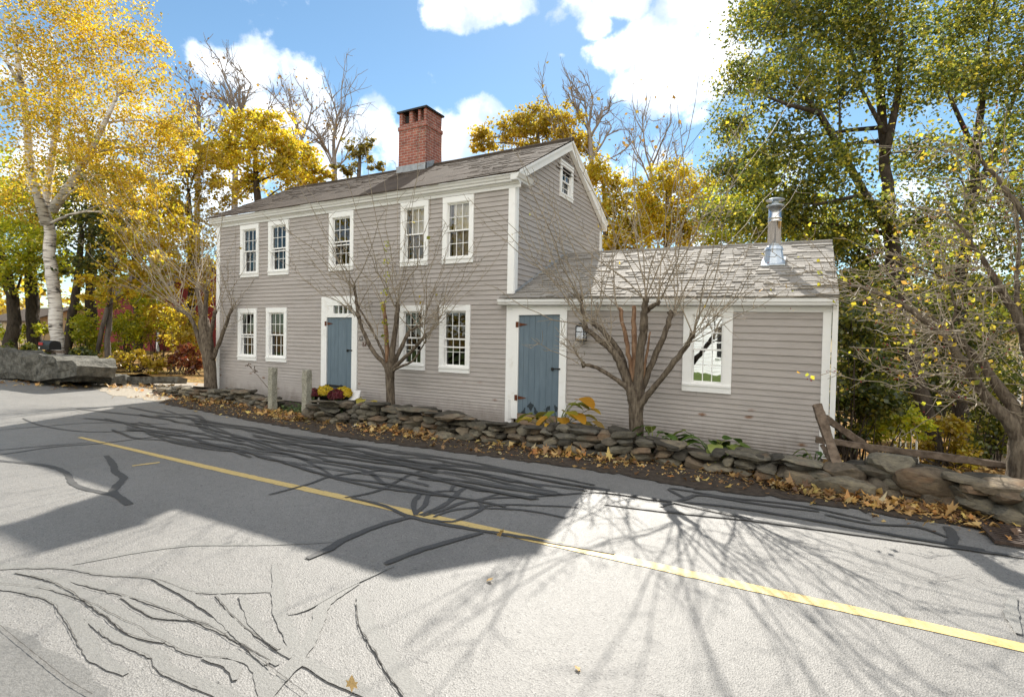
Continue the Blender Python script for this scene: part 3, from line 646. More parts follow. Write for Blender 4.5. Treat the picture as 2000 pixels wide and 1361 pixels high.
bumpy = .03 * np.sin(GX * 2.1 + GY * 1.3) * np.sin(GY * 1.7 - GX * .6) * (sstep(9.5, 12, GY) + sstep(-3, -6, GY)); GZ = GZ + bumpy
nx, ny_ = GX.shape; idx = np.arange(nx * ny_).reshape(nx, ny_)
fq = np.stack([idx[:-1, :-1], idx[1:, :-1], idx[1:, 1:], idx[:-1, 1:]], -1).reshape(-1)
def mat_floor():
    m, nt, b, out = new_mat('leafy_forest_floor')
    n = N(nt, 'ShaderNodeTexNoise', i_Scale=.35, i_Detail=6); L(nt, coord(nt), n.inputs['Vector'])
    r = ramp(nt, [(.35, (.13, .075, .03)), (.5, (.2, .11, .035)), (.62, (.1, .1, .03))]); L(nt, n.outputs['Fac'], r.inputs[0])
    v = N(nt, 'ShaderNodeTexVoronoi', i_Scale=9.0); L(nt, coord(nt), v.inputs['Vector'])
    sp = N(nt, 'ShaderNodeSeparateColor'); L(nt, v.outputs['Color'], sp.inputs[0])
    r2 = ramp(nt, [(0, (.07, .04, .02)), (.35, (.2, .11, .04)), (.7, (.33, .19, .06)), (1, (.45, .32, .1))]); L(nt, sp.outputs[0], r2.inputs[0])
    mx = N(nt, 'ShaderNodeMixRGB', i_Fac=.6); L(nt, r.outputs[0], mx.inputs[1]); L(nt, r2.outputs[0], mx.inputs[2])
    L(nt, mx.outputs[0], b.inputs['Base Color']); b.inputs['Roughness'].default_value = .95; b.inputs['Specular IOR Level'].default_value = .1
    bp = N(nt, 'ShaderNodeBump', i_Strength=.8, i_Distance=.04); L(nt, v.outputs['Distance'], bp.inputs['Height']); L(nt, bp.outputs[0], b.inputs['Normal'])
    return m
M['floor'] = mat_floor()
struct(np_mesh('ground', np.stack([GX, GY, GZ], -1).reshape(-1, 3), fq, 4, 'floor', None, True))
def mat_asphalt():
    m, nt, b, out = new_mat('worn_asphalt')
    v = coord(nt)
    n1 = N(nt, 'ShaderNodeTexNoise', i_Scale=.45, i_Detail=7, i_Roughness=.6); L(nt, v, n1.inputs['Vector'])
    r1 = ramp(nt, [(.3, (.150, .144, .134)), (.7, (.205, .196, .182))]); L(nt, n1.outputs['Fac'], r1.inputs[0])
    vo = N(nt, 'ShaderNodeTexVoronoi', i_Scale=105.0); L(nt, v, vo.inputs['Vector'])
    sp = N(nt, 'ShaderNodeSeparateColor'); L(nt, vo.outputs['Color'], sp.inputs[0])
    r2 = ramp(nt, [(0, gray(.45)), (.15, gray(.88)), (.7, gray(1.03)), (.95, gray(1.1)), (1, gray(1.5))]); L(nt, sp.outputs[0], r2.inputs[0])
    mx = N(nt, 'ShaderNodeMixRGB', blend_type='MULTIPLY', i_Fac=.85); L(nt, r1.outputs[0], mx.inputs[1]); L(nt, r2.outputs[0], mx.inputs[2])
    n3 = N(nt, 'ShaderNodeTexNoise', i_Scale=7, i_Detail=8, i_Roughness=.75); L(nt, v, n3.inputs['Vector'])
    r3 = ramp(nt, [(.28, gray(.78)), (.5, gray(1.0)), (.75, gray(1.06))]); L(nt, n3.outputs['Fac'], r3.inputs[0])
    mx2 = N(nt, 'ShaderNodeMixRGB', blend_type='MULTIPLY', i_Fac=.8); L(nt, mx.outputs[0], mx2.inputs[1]); L(nt, r3.outputs[0], mx2.inputs[2])
    # little pits and hairline cracks
    n4 = N(nt, 'ShaderNodeTexNoise', i_Scale=13, i_Detail=3, i_Roughness=.5); L(nt, coord(nt, (.5, 1.6, 1)), n4.inputs['Vector'])
    r4 = ramp(nt, [(.255, gray(.35)), (.29, gray(1))]); L(nt, n4.outputs['Fac'], r4.inputs[0])
    mx3 = N(nt, 'ShaderNodeMixRGB', blend_type='MULTIPLY', i_Fac=1); L(nt, mx2.outputs[0], mx3.inputs[1]); L(nt, r4.outputs[0], mx3.inputs[2])
    L(nt, mx3.outputs[0], b.inputs['Base Color']); b.inputs['Roughness'].default_value = .62; b.inputs['Specular IOR Level'].default_value = .5
    bp = N(nt, 'ShaderNodeBump', i_Strength=.5, i_Distance=.006); L(nt, vo.outputs['Distance'], bp.inputs['Height'])
    bp2 = N(nt, 'ShaderNodeBump', i_Strength=.5, i_Distance=.012); L(nt, n3.outputs['Fac'], bp2.inputs['Height']); L(nt, bp.outputs[0], bp2.inputs['Normal']); L(nt, bp2.outputs[0], b.inputs['Normal'])
    return m
M['asphalt'] = mat_asphalt()
def g2(px, py): p = onZ(px, py, 0.0); return (p[0], p[1])
edge_px = [(2000,1044),(1900,1020),(1700,984),(1500,955),(1340,934),(1100,898),(900,873),(700,846),(500,814),(400,797),(330,784)]
far = [g2(*p) for p in edge_px]
def wob_line(pts, step, amp, seed):
    r = np.random.default_rng(seed); out = []
    for (a, b) in zip(pts[:-1], pts[1:]):
        a, b = np.array(a), np.array(b); n = max(1, int(np.linalg.norm(b - a) / step))
        for i in range(n): out.append(a + (b - a) * i / n + r.normal(0, amp, 2))
    out.append(np.array(pts[-1])); return out
apron = [g2(330, 762), g2(390, 752), g2(330, 744), g2(220, 747), g2(150, 752), g2(60, 746), g2(0, 739)]
ring = [(70, -2.6), (70, 6.2), (12, 6.3)] + [tuple(p) for p in wob_line(far, .3, .03, 3)] + apron + [(-45, 17.5), (-120, 24), (-120, 6), (-40, 1.0), (-18, -2.4)]
bm = bmesh.new(); vs = [bm.verts.new((p[0], p[1], 0.0)) for p in ring]; fa = bm.faces.new(vs); bmesh.ops.triangulate(bm, faces=[fa]); bm.normal_update()
me = bpy.data.meshes.new('road'); bm.to_mesh(me); bm.free(); me.materials.append(M['asphalt'])
if me.polygons[0].normal.z < 0: me.flip_normals()
road = bpy.data.objects.new('road', me); COL.objects.link(road); struct(road)
# gravelly drive mouth
M['gravel'] = noisy('pale_gravel', (.2, .17, .13), (.36, .32, .26), 30, .95, .6, 60)
ring = [g2(335, 790), g2(300, 783), g2(240, 775), g2(190, 762), g2(180, 752), g2(260, 746), g2(330, 743), g2(400, 749), g2(428, 757), g2(380, 775)]
ring = wob_line(ring + [ring[0]], .35, .07, 5)[:-1]
bm = bmesh.new(); vs = [bm.verts.new((p[0], p[1], .006)) for p in ring]; fa = bm.faces.new(vs); bmesh.ops.triangulate(bm, faces=[fa]); me = bpy.data.meshes.new('driveway'); bm.to_mesh(me); bm.free(); me.materials.append(M['gravel'])
if me.polygons[0].normal.z < 0: me.flip_normals()
struct_o = bpy.data.objects.new('driveway', me); COL.objects.link(struct_o); struct(struct_o)
# shoulder of dark soil between the pavement and the stone wall
M['soil'] = noisy('dark_soil', (.03, .022, .016), (.075, .056, .04), 14, .95, .8, 40)
inner = [g2(*p) for p in [(2000,1056),(1941,1042),(1882,1030),(1765,1014),(1647,992),(1500,971),(1370,957),(1220,929),(1100,911),(900,886),(776,869),(683,857),(590,840),(497,823),(404,805),(310,787)]]
a_ = wob_line(inner, .07, .03, 8)
ringS = [(14, 6.6)] + [tuple(p) for p in a_] + [(-16.3, 9.4), (-14.7, 9.1), (.3, 9.0), (.45, 8.5), (14, 8.3)]
bm = bmesh.new(); vs = [bm.verts.new((p[0], p[1], .012)) for p in ringS]; fa = bm.faces.new(vs); bmesh.ops.triangulate(bm, faces=[fa]); me = bpy.data.meshes.new('shoulder'); bm.to_mesh(me); bm.free(); me.materials.append(M['soil'])
if me.polygons[0].normal.z < 0: me.flip_normals()
o = bpy.data.objects.new('shoulder', me); COL.objects.link(o); struct(o)
# ribbons on the road -----------------------------------------------------------
def ribbon(mb, pts, widths, z, seed=0, wob=.12, step=.07):
    """smooth curve through ground points, ragged-edged"""
    r = np.random.default_rng(seed); P = [np.array(p, float) for p in pts]; out = []; ws = []
    if len(widths) == 1: widths = list(widths) * len(P)
    for i in range(len(P) - 1):
        p0 = P[max(i - 1, 0)]; p1 = P[i]; p2 = P[i + 1]; p3 = P[min(i + 2, len(P) - 1)]
        n = max(2, int(np.linalg.norm(p2 - p1) / step))
        for k in range(n):
            t = k / n; out.append(.5 * ((2 * p1) + (p2 - p0) * t + (2 * p0 - 5 * p1 + 4 * p2 - p3) * t * t + (3 * p1 - p0 - 3 * p2 + p3) * t ** 3)); ws.append(widths[i] + (widths[i + 1] - widths[i]) * t)
    out.append(P[-1]); ws.append(widths[-1]); n = len(out); o = len(mb.v)
    for i in range(n):
        t = out[min(i + 1, n - 1)] - out[max(i - 1, 0)]; t = t / (np.linalg.norm(t) + 1e-9); nn = np.array([-t[1], t[0]])
        w1 = ws[i] * .5 * (1 + r.normal(0, wob)); w2 = ws[i] * .5 * (1 + r.normal(0, wob))
        a = out[i] + nn * w1; b = out[i] - nn * w2; mb.v.append((a[0], a[1], z)); mb.v.append((b[0], b[1], z))
    for i in range(n - 1): mb.f.append((o + 2 * i + 1, o + 2 * i + 3, o + 2 * i + 2, o + 2 * i))
    return out, ws
def mat_paint():
    m, nt, b, out = new_mat('yellow_road_paint')
    n = N(nt, 'ShaderNodeTexNoise', i_Scale=26, i_Detail=8, i_Roughness=.75); L(nt, coord(nt), n.inputs['Vector'])
    r = ramp(nt, [(.34, (.2, .17, .12)), (.43, (.52, .37, .13)), (.6, (.58, .43, .17)), (1, (.62, .48, .22))]); L(nt, n.outputs['Fac'], r.inputs[0])
    L(nt, r.outputs[0], b.inputs['Base Color']); b.inputs['Roughness'].default_value = .6
    bp = N(nt, 'ShaderNodeBump', i_Strength=.5, i_Distance=.006); L(nt, n.outputs['Fac'], bp.inputs['Height']); L(nt, bp.outputs[0], b.inputs['Normal']); return m
M['paint'] = mat_paint()
yl = [g2(155, 854), g2(400, 911), g2(700, 978), g2(1000, 1044), g2(1300, 1110), g2(1600, 1177), g2(2000, 1265)]
yl.append((yl[-1][0] + 6, yl[-1][1] + .05))
m = MB(); ribbon(m, yl, [.06, .095, .105], .004, 1, .05) if False else ribbon(m, yl, [.06, .115, .125, .125, .125, .125, .125, .125], .004, 1, .05)
ribbon(m, [g2(258, 910), g2(312, 903)], [.06], .0041, 2, .15); m.build('road_marking', 'paint')['kind'] = 'structure'
def mat_tar():
    m, nt, b, out = new_mat('tar_crack_sealant')
    n = N(nt, 'ShaderNodeTexNoise', i_Scale=60, i_Detail=5); L(nt, coord(nt), n.inputs['Vector'])
    r = ramp(nt, [(.3, (.042, .042, .042)), (.7, (.075, .073, .07))]); L(nt, n.outputs['Fac'], r.inputs[0])
    L(nt, r.outputs[0], b.inputs['Base Color']); b.inputs['Roughness'].default_value = .62; b.inputs['Specular IOR Level'].default_value = .4
    bp = N(nt, 'ShaderNodeBump', i_Strength=.3, i_Distance=.006); L(nt, n.outputs['Fac'], bp.inputs['Height']); L(nt, bp.outputs[0], b.inputs['Normal']); return m
M['tar'] = mat_tar(); M['tar_old'] = noisy('grey_worn_sealant', (.14, .136, .125), (.175, .17, .157), 50, .6, .4, 80, spec=.5)
M['crack'] = mat_flat('open_crack', (.07, .065, .058), .95)
TAR = [  # (width, points in picture coordinates on the road)
 (.07, [(-60,893),(0,900),(88,909),(128,923),(141,943),(163,954),(221,967),(241,976),(256,985)]),
 (.085, [(207,890),(221,908),(225,921),(241,934),(227,950),(223,963),(252,986)]),
 (.04, [(-60,892),(0,888),(106,873),(199,866),(287,855),(367,848),(415,844)]),
 (.03, [(-40,882),(0,879),(90,871),(177,864)]), (.035, [(0,840),(80,833),(177,826),(247,826),(330,829)]),
 (.035, [(44,817),(80,831),(163,843),(283,842),(362,846)]), (.09, [(150,799),(280,812),(370,818),(400,840),(470,862)]),
 (.05, [(320,800),(404,829),(497,866),(590,897),(650,930)]), (.10, [(250,795),(320,808),(385,812),(404,836)]),
 (.06, [(812,1007),(808,982),(819,965),(798,956),(755,947),(734,933),(717,921),(664,910),(600,901)]),
 (.06, [(812,1004),(830,986),(837,968),(854,960),(893,960)]), (.065, [(819,1007),(861,990),(883,975),(897,960),(911,952)]),
 (.05, [(826,1009),(869,995),(904,982),(953,974),(1042,970),(1160,962)]), (.045, [(847,1011),(883,997),(936,991),(989,986),(1130,991)]),
 (.045, [(844,1016),(883,1020),(918,1007),(943,993),(936,982),(946,974),(985,962)]), (.04, [(936,993),(1024,997),(1105,1012)]),
 (.055, [(685,973),(741,986),(777,1000),(798,1009),(847,1021),(939,1037),(1049,1055),(1200,1082)]),
 (.085, [(798,1011),(741,1027),(667,1057),(642,1074),(600,1092)]), (.07, [(943,1041),(883,1057),(812,1078),(752,1103)]),
 (.04, [(525,967),(600,947),(646,931),(717,922),(760,918)]), (.045, [(674,973),(741,958),(798,929),(844,914),(870,905)]),
 (.05, [(880,960),(893,945),(930,958),(985,962)]), (.06, [(1290,990),(1340,975),(1370,968),(1480,985),(1600,1000)]), (.05, [(1340,975),(1310,955),(1420,972),(1560,988),(1700,1018)]),
 (.05, [(1610,1006),(1700,1024),(1790,1030),(1850,1050)]), (.09, [(1850,1030),(1862,1050),(1850,1066)]), (.06, [(1180,985),(1300,1000),(1450,1015),(1640,1040),(1800,1062),(2000,1090)]),
]
m = MB(); zz = .0052; k = 10; tarpaths = []
for w_, pts in TAR:
    ribbon(m, [g2(*p) for p in pts], [w_ * .7] + [w_] * (len(pts) - 2) + [w_ * .7], zz, k, .14); zz += .0003; k += 1
r = np.random.default_rng(21)
for i in range(30):      # the bundle of long seams running along the house side of the road
    x0 = r.uniform(-13, -4); x1 = x0 + r.uniform(3, 7.5); y = 4.72 + (i * 7 % 15) * .105 + r.uniform(-.03, .03); x1 = min(x1, -2.2 if y < 5.7 else 3); pts = []
    sl = r.uniform(-.02, .035)
    for x in np.arange(x0, x1, .55): pts.append((x, min(6.3, y + sl * (x - x0) + .09 * math.sin(x * 1.7 + i) + r.normal(0, .035))))
    if len(pts) > 2: ribbon(m, pts, [r.uniform(.03, .065)], zz, k, .16); zz += .0003; k += 1
m.build('crack_sealant', 'tar')['kind'] = 'structure'
NEAR = [
 (.07, [(-60,1094),(0,1103),(100,1107),(190,1092),(280,1076),(380,1064),(500,1063),(600,1060),(667,1057)], 0),
 (.08, [(-40,1112),(0,1109),(119,1107),(207,1120),(305,1127),(375,1151),(420,1155),(530,1153),(543,1157)], 1),
 (.09, [(-40,1128),(0,1135),(88,1144),(168,1166),(247,1202),(318,1241),(384,1272),(464,1281),(503,1303),(521,1361),(540,1400)], 1),
 (.09, [(110,1127),(190,1144),(274,1166),(353,1193),(424,1224),(486,1255),(543,1299)], 1),
 (.10, [(-40,1140),(0,1144),(101,1166),(141,1202),(163,1241),(194,1285),(247,1317)], 1),
 (.09, [(168,1206),(230,1246),(309,1281),(318,1303),(397,1338),(450,1361),(520,1400)], 1),
 (.10, [(424,1162),(477,1210),(530,1250),(570,1285)], 1), (.10, [(536,1100),(543,1157),(548,1202),(570,1246),(574,1281)], 0),
 (.10, [(700,1140),(636,1180),(618,1224),(587,1281),(526,1352),(490,1400)], 0), (.08, [(238,1166),(309,1202),(397,1210),(442,1237)], 1),
 (.08, [(31,1118),(88,1127),(141,1149),(212,1197),(265,1237),(322,1255)], 1), (.09, [(552,1334),(592,1294),(653,1325),(720,1356),(760,1390)], 0),
 (.08, [(459,1330),(455,1303),(397,1285)], 0), (.13, [(702,1165),(717,1216),(748,1269),(784,1325),(812,1361),(840,1410)], 1), (.03, [(770,1106),(671,1152),(600,1191),(560,1200)], 0),
 (.10, [(300,1130),(400,1180),(470,1240),(520,1300)], 0), (.09, [(470,1165),(500,1220),(545,1270)], 0), (.1, [(1980,1165),(1975,1200),(1990,1240)], 0)]
m = MB(); c = MB(); zz = .004
for i, (w_, pts, ck) in enumerate(NEAR):
    G_ = [g2(*p) for p in pts]; out, ws = ribbon(m, G_, [w_ * .3] + [w_ * .82] * (len(pts) - 2) + [w_ * .3], zz, 200 + i, .08, .04)
    if ck:   # an open crack has formed along one edge of the seam
        tt_ = out[-1] - out[0]; sg_ = -1.0 if tt_[0] > 0 else 1.0; side = []
        for j in range(0, len(out), 2):
            t = out[min(j + 1, len(out) - 1)] - out[max(j - 1, 0)]; t = t / (np.linalg.norm(t) + 1e-9); nn = np.array([-t[1], t[0]]) * sg_
            side.append(out[j] + nn * ws[j] * .5 + r.normal(0, .004, 2))
        a_, b_ = int(len(side) * r.uniform(0, .25)), int(len(side) * r.uniform(.75, 1))
        if b_ - a_ > 2: ribbon(c, side[a_:b_], [.004] + [r.uniform(.001, .0055)] * (b_ - a_ - 2) + [.004], .0125 + .0002 * i, 300 + i, .45, .02)
    zz += .0004
CR = [[(1780,1128),(1840,1132),(1890,1125),(1930,1142),(2000,1152)], [(1500,1085),(1640,1105),(1760,1120),(1860,1150)], [(1400,1040),(1560,1062),(1700,1082),(1830,1118)], [(600,1361),(520,1300),(470,1262)], [(0,1225),(60,1275),(130,1330),(180,1361)]]
for i, pts in enumerate(CR): ribbon(c, [g2(*p) for p in pts], [.003, .005, .004, .005, .003][:len(pts)], .0163 + .0002 * i, 400 + i, .5, .03)
m.build('worn_sealant', 'tar_old')['kind'] = 'structure'; c.build('road_cracks', 'crack')['kind'] = 'structure'
# old strip of newer pavement in the near left corner
M['patch'] = noisy('gray_pavement_patch', (.12, .117, .11), (.17, .165, .155), 40, .7, .5, 90)
ring = [g2(-60, 1235), g2(0, 1222), g2(70, 1250), g2(150, 1300), g2(210, 1345), g2(250, 1400), g2(-60, 1430)]
ring = wob_line(ring + [ring[0]], .1, .012, 6)[:-1]
bm = bmesh.new(); vs = [bm.verts.new((p[0], p[1], .0035)) for p in ring]; fa = bm.faces.new(vs); bmesh.ops.triangulate(bm, faces=[fa]); me = bpy.data.meshes.new('pavement_patch'); bm.to_mesh(me); bm.free(); me.materials.append(M['patch'])
if me.polygons[0].normal.z < 0: me.flip_normals()
o = bpy.data.objects.new('pavement_patch', me); COL.objects.link(o); struct(o)
# ================================================================== STONES
def stone_mesh(seed, sx, sy, sz, lvl=3, cuts=8):
    r = np.random.default_rng(seed)
    bm = bmesh.new(); bmesh.ops.create_icosphere(bm, subdivisions=lvl, radius=1.0)
    co_ = np.array([v.co[:] for v in bm.verts])
    co_ = np.sign(co_) * np.abs(co_) ** .58                       # boxy
    for _ in range(cuts):
        n = r.normal(0, 1, 3); n /= np.linalg.norm(n); dd = r.uniform(.62, .95); s = co_ @ n; over = np.maximum(0, s - dd); co_ -= np.outer(over * .97, n)
    for _ in range(6):
        k = r.normal(0, 1.0, 3) * r.uniform(1.5, 6); co_ *= (1 + .022 * np.sin(co_ @ k + r.uniform(0, 6)))[:, None]
    co_ = co_ / np.abs(co_).max(0) * np.array([sx, sy, sz]) / 2
    for v, c_ in zip(bm.verts, co_): v.co = c_
    bm.normal_update(); return bm
def mat_stone():
    m, nt, b, out = new_mat('field_stone')
    oi = N(nt, 'ShaderNodeObjectInfo')
    r = ramp(nt, [(0, (.09, .08, .06)), (.25, (.145, .128, .096)), (.45, (.115, .107, .088)), (.62, (.19, .168, .125)), (.8, (.155, .118, .08)), (1, (.105, .1, .085))]); L(nt, oi.outputs['Random'], r.inputs[0])
    ad = N(nt, 'ShaderNodeVectorMath', operation='ADD'); L(nt, coord(nt, (1, 1, 2.2)), ad.inputs[0]); 
    sc_ = N(nt, 'ShaderNodeVectorMath', operation='SCALE'); sc_.inputs[0].default_value = (37, 19, 53); L(nt, oi.outputs['Random'], sc_.inputs['Scale']); L(nt, sc_.outputs[0], ad.inputs[1])
    n = N(nt, 'ShaderNodeTexNoise', i_Scale=9, i_Detail=12, i_Roughness=.74); L(nt, ad.outputs[0], n.inputs['Vector'])
    r2 = ramp(nt, [(.3, gray(.38)), (.5, gray(1.0)), (.62, (1.35, 1.33, 1.22)), (.72, (2.0, 1.98, 1.8))]); L(nt, n.outputs['Fac'], r2.inputs[0])
    mx = N(nt, 'ShaderNodeMixRGB', blend_type='MULTIPLY', i_Fac=1); L(nt, r.outputs[0], mx.inputs[1]); L(nt, r2.outputs[0], mx.inputs[2])
    n5 = N(nt, 'ShaderNodeTexNoise', i_Scale=2.2, i_Detail=5); L(nt, ad.outputs[0], n5.inputs['Vector'])
    r5 = ramp(nt, [(.55, gray(0)), (.75, gray(.55))]); L(nt, n5.outputs['Fac'], r5.inputs[0])
    mo = N(nt, 'ShaderNodeMixRGB'); mo.inputs[2].default_value = (.26, .13, .06, 1); L(nt, r5.outputs[0], mo.inputs[0]); L(nt, mx.outputs[0], mo.inputs[1])
    L(nt, mo.outputs[0], b.inputs['Base Color']); b.inputs['Roughness'].default_value = .85; b.inputs['Specular IOR Level'].default_value = .25
    bp = N(nt, 'ShaderNodeBump', i_Strength=1.0, i_Distance=.04); L(nt, n.outputs['Fac'], bp.inputs['Height']); L(nt, bp.outputs[0], b.inputs['Normal']); return m
M['stone'] = mat_stone()
def interp(tab, x, k):
    xs = [t[0] for t in tab]; return float(np.interp(x, xs, [t[k] for t in tab]))
def build_wall(label, anchors, mean_w, mean_h, depth, seed, group, cap=True, extra=(), rows=True):
    r = np.random.default_rng(seed); tab = []
    for (px, yt, yb) in anchors:
        p = onZ(px, yb, .0); q = onY(px, yt, p[1] + .12); tab.append((p[0], p[1], q[2]))
    x0, x1 = tab[0][0], tab[-1][0]; mid = (x0 + x1) / 2
    w = thing('stone_wall', (mid, interp(tab, mid, 1) + .2, 0), label, 'stone wall', group)
    pw = parent_world(w); front = []; back = MB()
    def put(x, y, z, sx, sy, sz, tilt, yaw, s):
        bm = stone_mesh(s, sx, sy, sz); rot = Matrix.Rotation(yaw, 4, 'Z') @ Matrix.Rotation(tilt, 4, 'Y') @ Matrix.Rotation(r.normal(0, .1), 4, 'X')
        bmesh.ops.transform(bm, matrix=Matrix.Translation((x, y, z)) @ rot, verts=bm.verts); return bm
    s = seed * 1000; x = x0; rows_done = []
    zlev = {}
    # course by course
    H = lambda x: interp(tab, x, 2)
    nrow = int(max(H(t) for t in np.linspace(x0, x1, 40)) / mean_h) + 1
    for row in range(nrow if rows else 0):
        x = x0 + r.uniform(-.1, .15)
        while x < x1:
            big = r.random()
            sx = mean_w * (r.uniform(.55, 1.0) if big < .6 else r.uniform(1.0, 1.75)); h = mean_h * r.uniform(.9, 1.4)
            xc = x + sx / 2; zc = (row + .5) * mean_h * r.uniform(.94, 1.06)
            top = H(min(max(xc, x0), x1))
            if zc + mean_h * .5 <= top + .012:
                yy = interp(tab, xc, 1)
                front.append((xc, yy + depth * .32 + .035 * row + r.normal(0, .025), zc, sx * 1.06, depth * r.uniform(.75, 1.1), h * 1.16, r.normal(0, .09), r.normal(0, .12)))
                if top - zc < mean_h * 1.5 and cap and r.random() < .55:   # long flat capstones
                    front.append((xc + r.normal(0, .05), yy + depth * .45 + r.normal(0, .03), top - mean_h * .3, sx * r.uniform(1.1, 1.6), depth * 1.2, mean_h * r.uniform(.5, .75), r.normal(0, .06), r.normal(0, .15)))
                bmb = put(xc + r.normal(0, .1), yy + depth * 1.0, zc, sx * 1.2, depth, mean_h * 1.25, r.normal(0, .1), r.normal(0, .2), s); s += 1
                back.add([v.co[:] for v in bmb.verts], [[v.index for v in f.verts] for f in bmb.faces]); bmb.free()
            x += sx * .97
    for e in extra:
        px, py, wpx, hpx, tl = e; yy = interp(tab, onZ(px, py, 0)[0], 1)
        p = onY(px, py, yy + depth * .3); k = np.linalg.norm(p - CAM) / FPX
        front.append((p[0], yy + depth * .32 + (p[2] - .1) * .35, p[2], wpx * k * 1.05, depth * r.uniform(.85, 1.2), hpx * k * 1.12, tl, r.normal(0, .2))); bmb = put(p[0], yy + depth * 1.1, p[2] - .03, wpx * k * 1.1, depth, hpx * k, 0, 0, s); s += 1; back.add([v.co[:] for v in bmb.verts], [[v.index for v in f.verts] for f in bmb.faces]); bmb.free()
    front.sort(key=lambda f: -f[3] * f[5]); rest = front[99:]; front = front[:99]
    for f in front:
        bm = put(*f, s); s += 1; me = bpy.data.meshes.new('stone')
        c_ = Vector((f[0], f[1], f[2])); bmesh.ops.translate(bm, vec=-c_, verts=bm.verts)
        bm.to_mesh(me); bm.free(); me.polygons.foreach_set('use_smooth', [True] * len(me.polygons)); me.set_sharp_from_angle(angle=math.radians(24)); me.materials.append(M['stone'])
        o = bpy.data.objects.new('stone', me); COL.objects.link(o); o.parent = w; o.location = c_ - Vector(pw)
    for f in rest:
        bm = put(*f, s); s += 1; back.add([v.co[:] for v in bm.verts], [[v.index for v in q.verts] for q in bm.faces]); bm.free()
    o = back.build('rubble_core', M.setdefault('rubble', noisy('joint_shade_rubble', (.03, .026, .02), (.075, .066, .05), 9, .95, .8, 14)), w, True); o['kind'] = 'stuff'  # core coloured darker than the face stones, as shade in the joints
    return w, tab
w1, tab1 = build_wall('short low wall of small dark fieldstones left of the granite posts', [(300,757,766),(326,750,773),(404,757,782),(466,763,792),(519,779,802)], .33, .085, .34, 3, 'dry stone walls')
w2, tab2 = build_wall('long dry wall of gray fieldstones in front of the two blue doors', [(584,797,818),(630,780,826),(683,780,828),(745,786,836),(807,797,846),(869,810,857),(950,823,866),(1050,832,878),(1100,830,887),(1220,842,902),(1290,860,908),(1340,872,913),(1430,884,928),(1535,890,948),(1570,898,954)], .30, .10, .36, 4, 'dry stone walls')
w3, tab3 = build_wall('tumbled wall of big rounded boulders below the fallen fence rails', [(1545,925,950),(1603,916,959),(1647,913,968),(1735,913,974),(1794,918,984),(1882,938,1000),(1956,945,1018),(2060,960,1042)], .46, .2, .42, 5, 'dry stone walls', False, rows=False,
    extra=[(1570,938,62,34,.2),(1602,930,52,30,.1),(1650,926,62,28,0),(1643,951,88,42,.05),(1725,925,86,22,.04),(1750,911,72,33,0),(1713,945,38,25,.1),(1746,941,36,24,-.1),(1826,941,102,42,.18),(1746,964,42,26,0),(1818,970,48,28,.2),(1864,984,50,34,.1),(1912,983,48,34,-.2),(1778,951,36,24,.1),(1898,943,62,15,.1),(1915,958,52,22,.05),(1957,953,66,20,-.1),(1952,993,36,17,.1),(1850,962,46,20,.1),(1985,972,60,26,.1),(1980,1000,52,26,0),(2030,985,60,40,0),(1690,962,46,22,.1),(1780,975,34,18,0),(1592,952,40,20,.1),(1884,962,40,22,0)])
# ================================================================== FALLEN LEAVES
def mat_leaf(name, cols, trans=.5, rough=.55):
    m, nt, b, out = new_mat(name); nt.nodes.remove(b)
    gi = N(nt, 'ShaderNodeNewGeometry'); r = ramp(nt, cols); L(nt, gi.outputs['Random Per Island'], r.inputs[0])
    n = N(nt, 'ShaderNodeTexNoise', i_Scale=.8, i_Detail=4); L(nt, coord(nt), n.inputs['Vector'])
    r2 = ramp(nt, [(.32, gray(.62)), (.68, gray(1.22))]); L(nt, n.outputs['Fac'], r2.inputs[0])
    mx = N(nt, 'ShaderNodeMixRGB', blend_type='MULTIPLY', i_Fac=1); L(nt, r.outputs[0], mx.inputs[1]); L(nt, r2.outputs[0], mx.inputs[2])
    d = N(nt, 'ShaderNodeBsdfDiffuse'); L(nt, mx.outputs[0], d.inputs[0]); t = N(nt, 'ShaderNodeBsdfTranslucent'); L(nt, mx.outputs[0], t.inputs[0])
    g = N(nt, 'ShaderNodeBsdfGlossy', i_Roughness=rough); g.inputs[0].default_value = (.8, .8, .8, 1)
    s = N(nt, 'ShaderNodeMixShader'); s.inputs[0].default_value = trans; L(nt, d.outputs[0], s.inputs[1]); L(nt, t.outputs[0], s.inputs[2])
    s2 = N(nt, 'ShaderNodeMixShader'); s2.inputs[0].default_value = .045; L(nt, s.outputs[0], s2.inputs[1]); L(nt, g.outputs[0], s2.inputs[2]); L(nt, s2.outputs[0], out.inputs[0]); return m
M['litter'] = mat_leaf('dry_maple_leaf', [(0, (.08, .04, .02)), (.2, (.2, .1, .035)), (.38, (.36, .2, .07)), (.55, (.54, .33, .11)), (.68, (.62, .44, .17)), (.8, (.5, .2, .05)), (.9, (.66, .5, .14)), (1, (.55, .46, .32))], .3)
MAPLE = [(0, -.5), (.16, -.2), (.46, -.3), (.36, -.04), (.5, .14), (.24, .16), (.2, .3), (.0, .55), (-.2, .3), (-.24, .16), (-.5, .14), (-.36, -.04), (-.46, -.3), (-.16, -.2)]
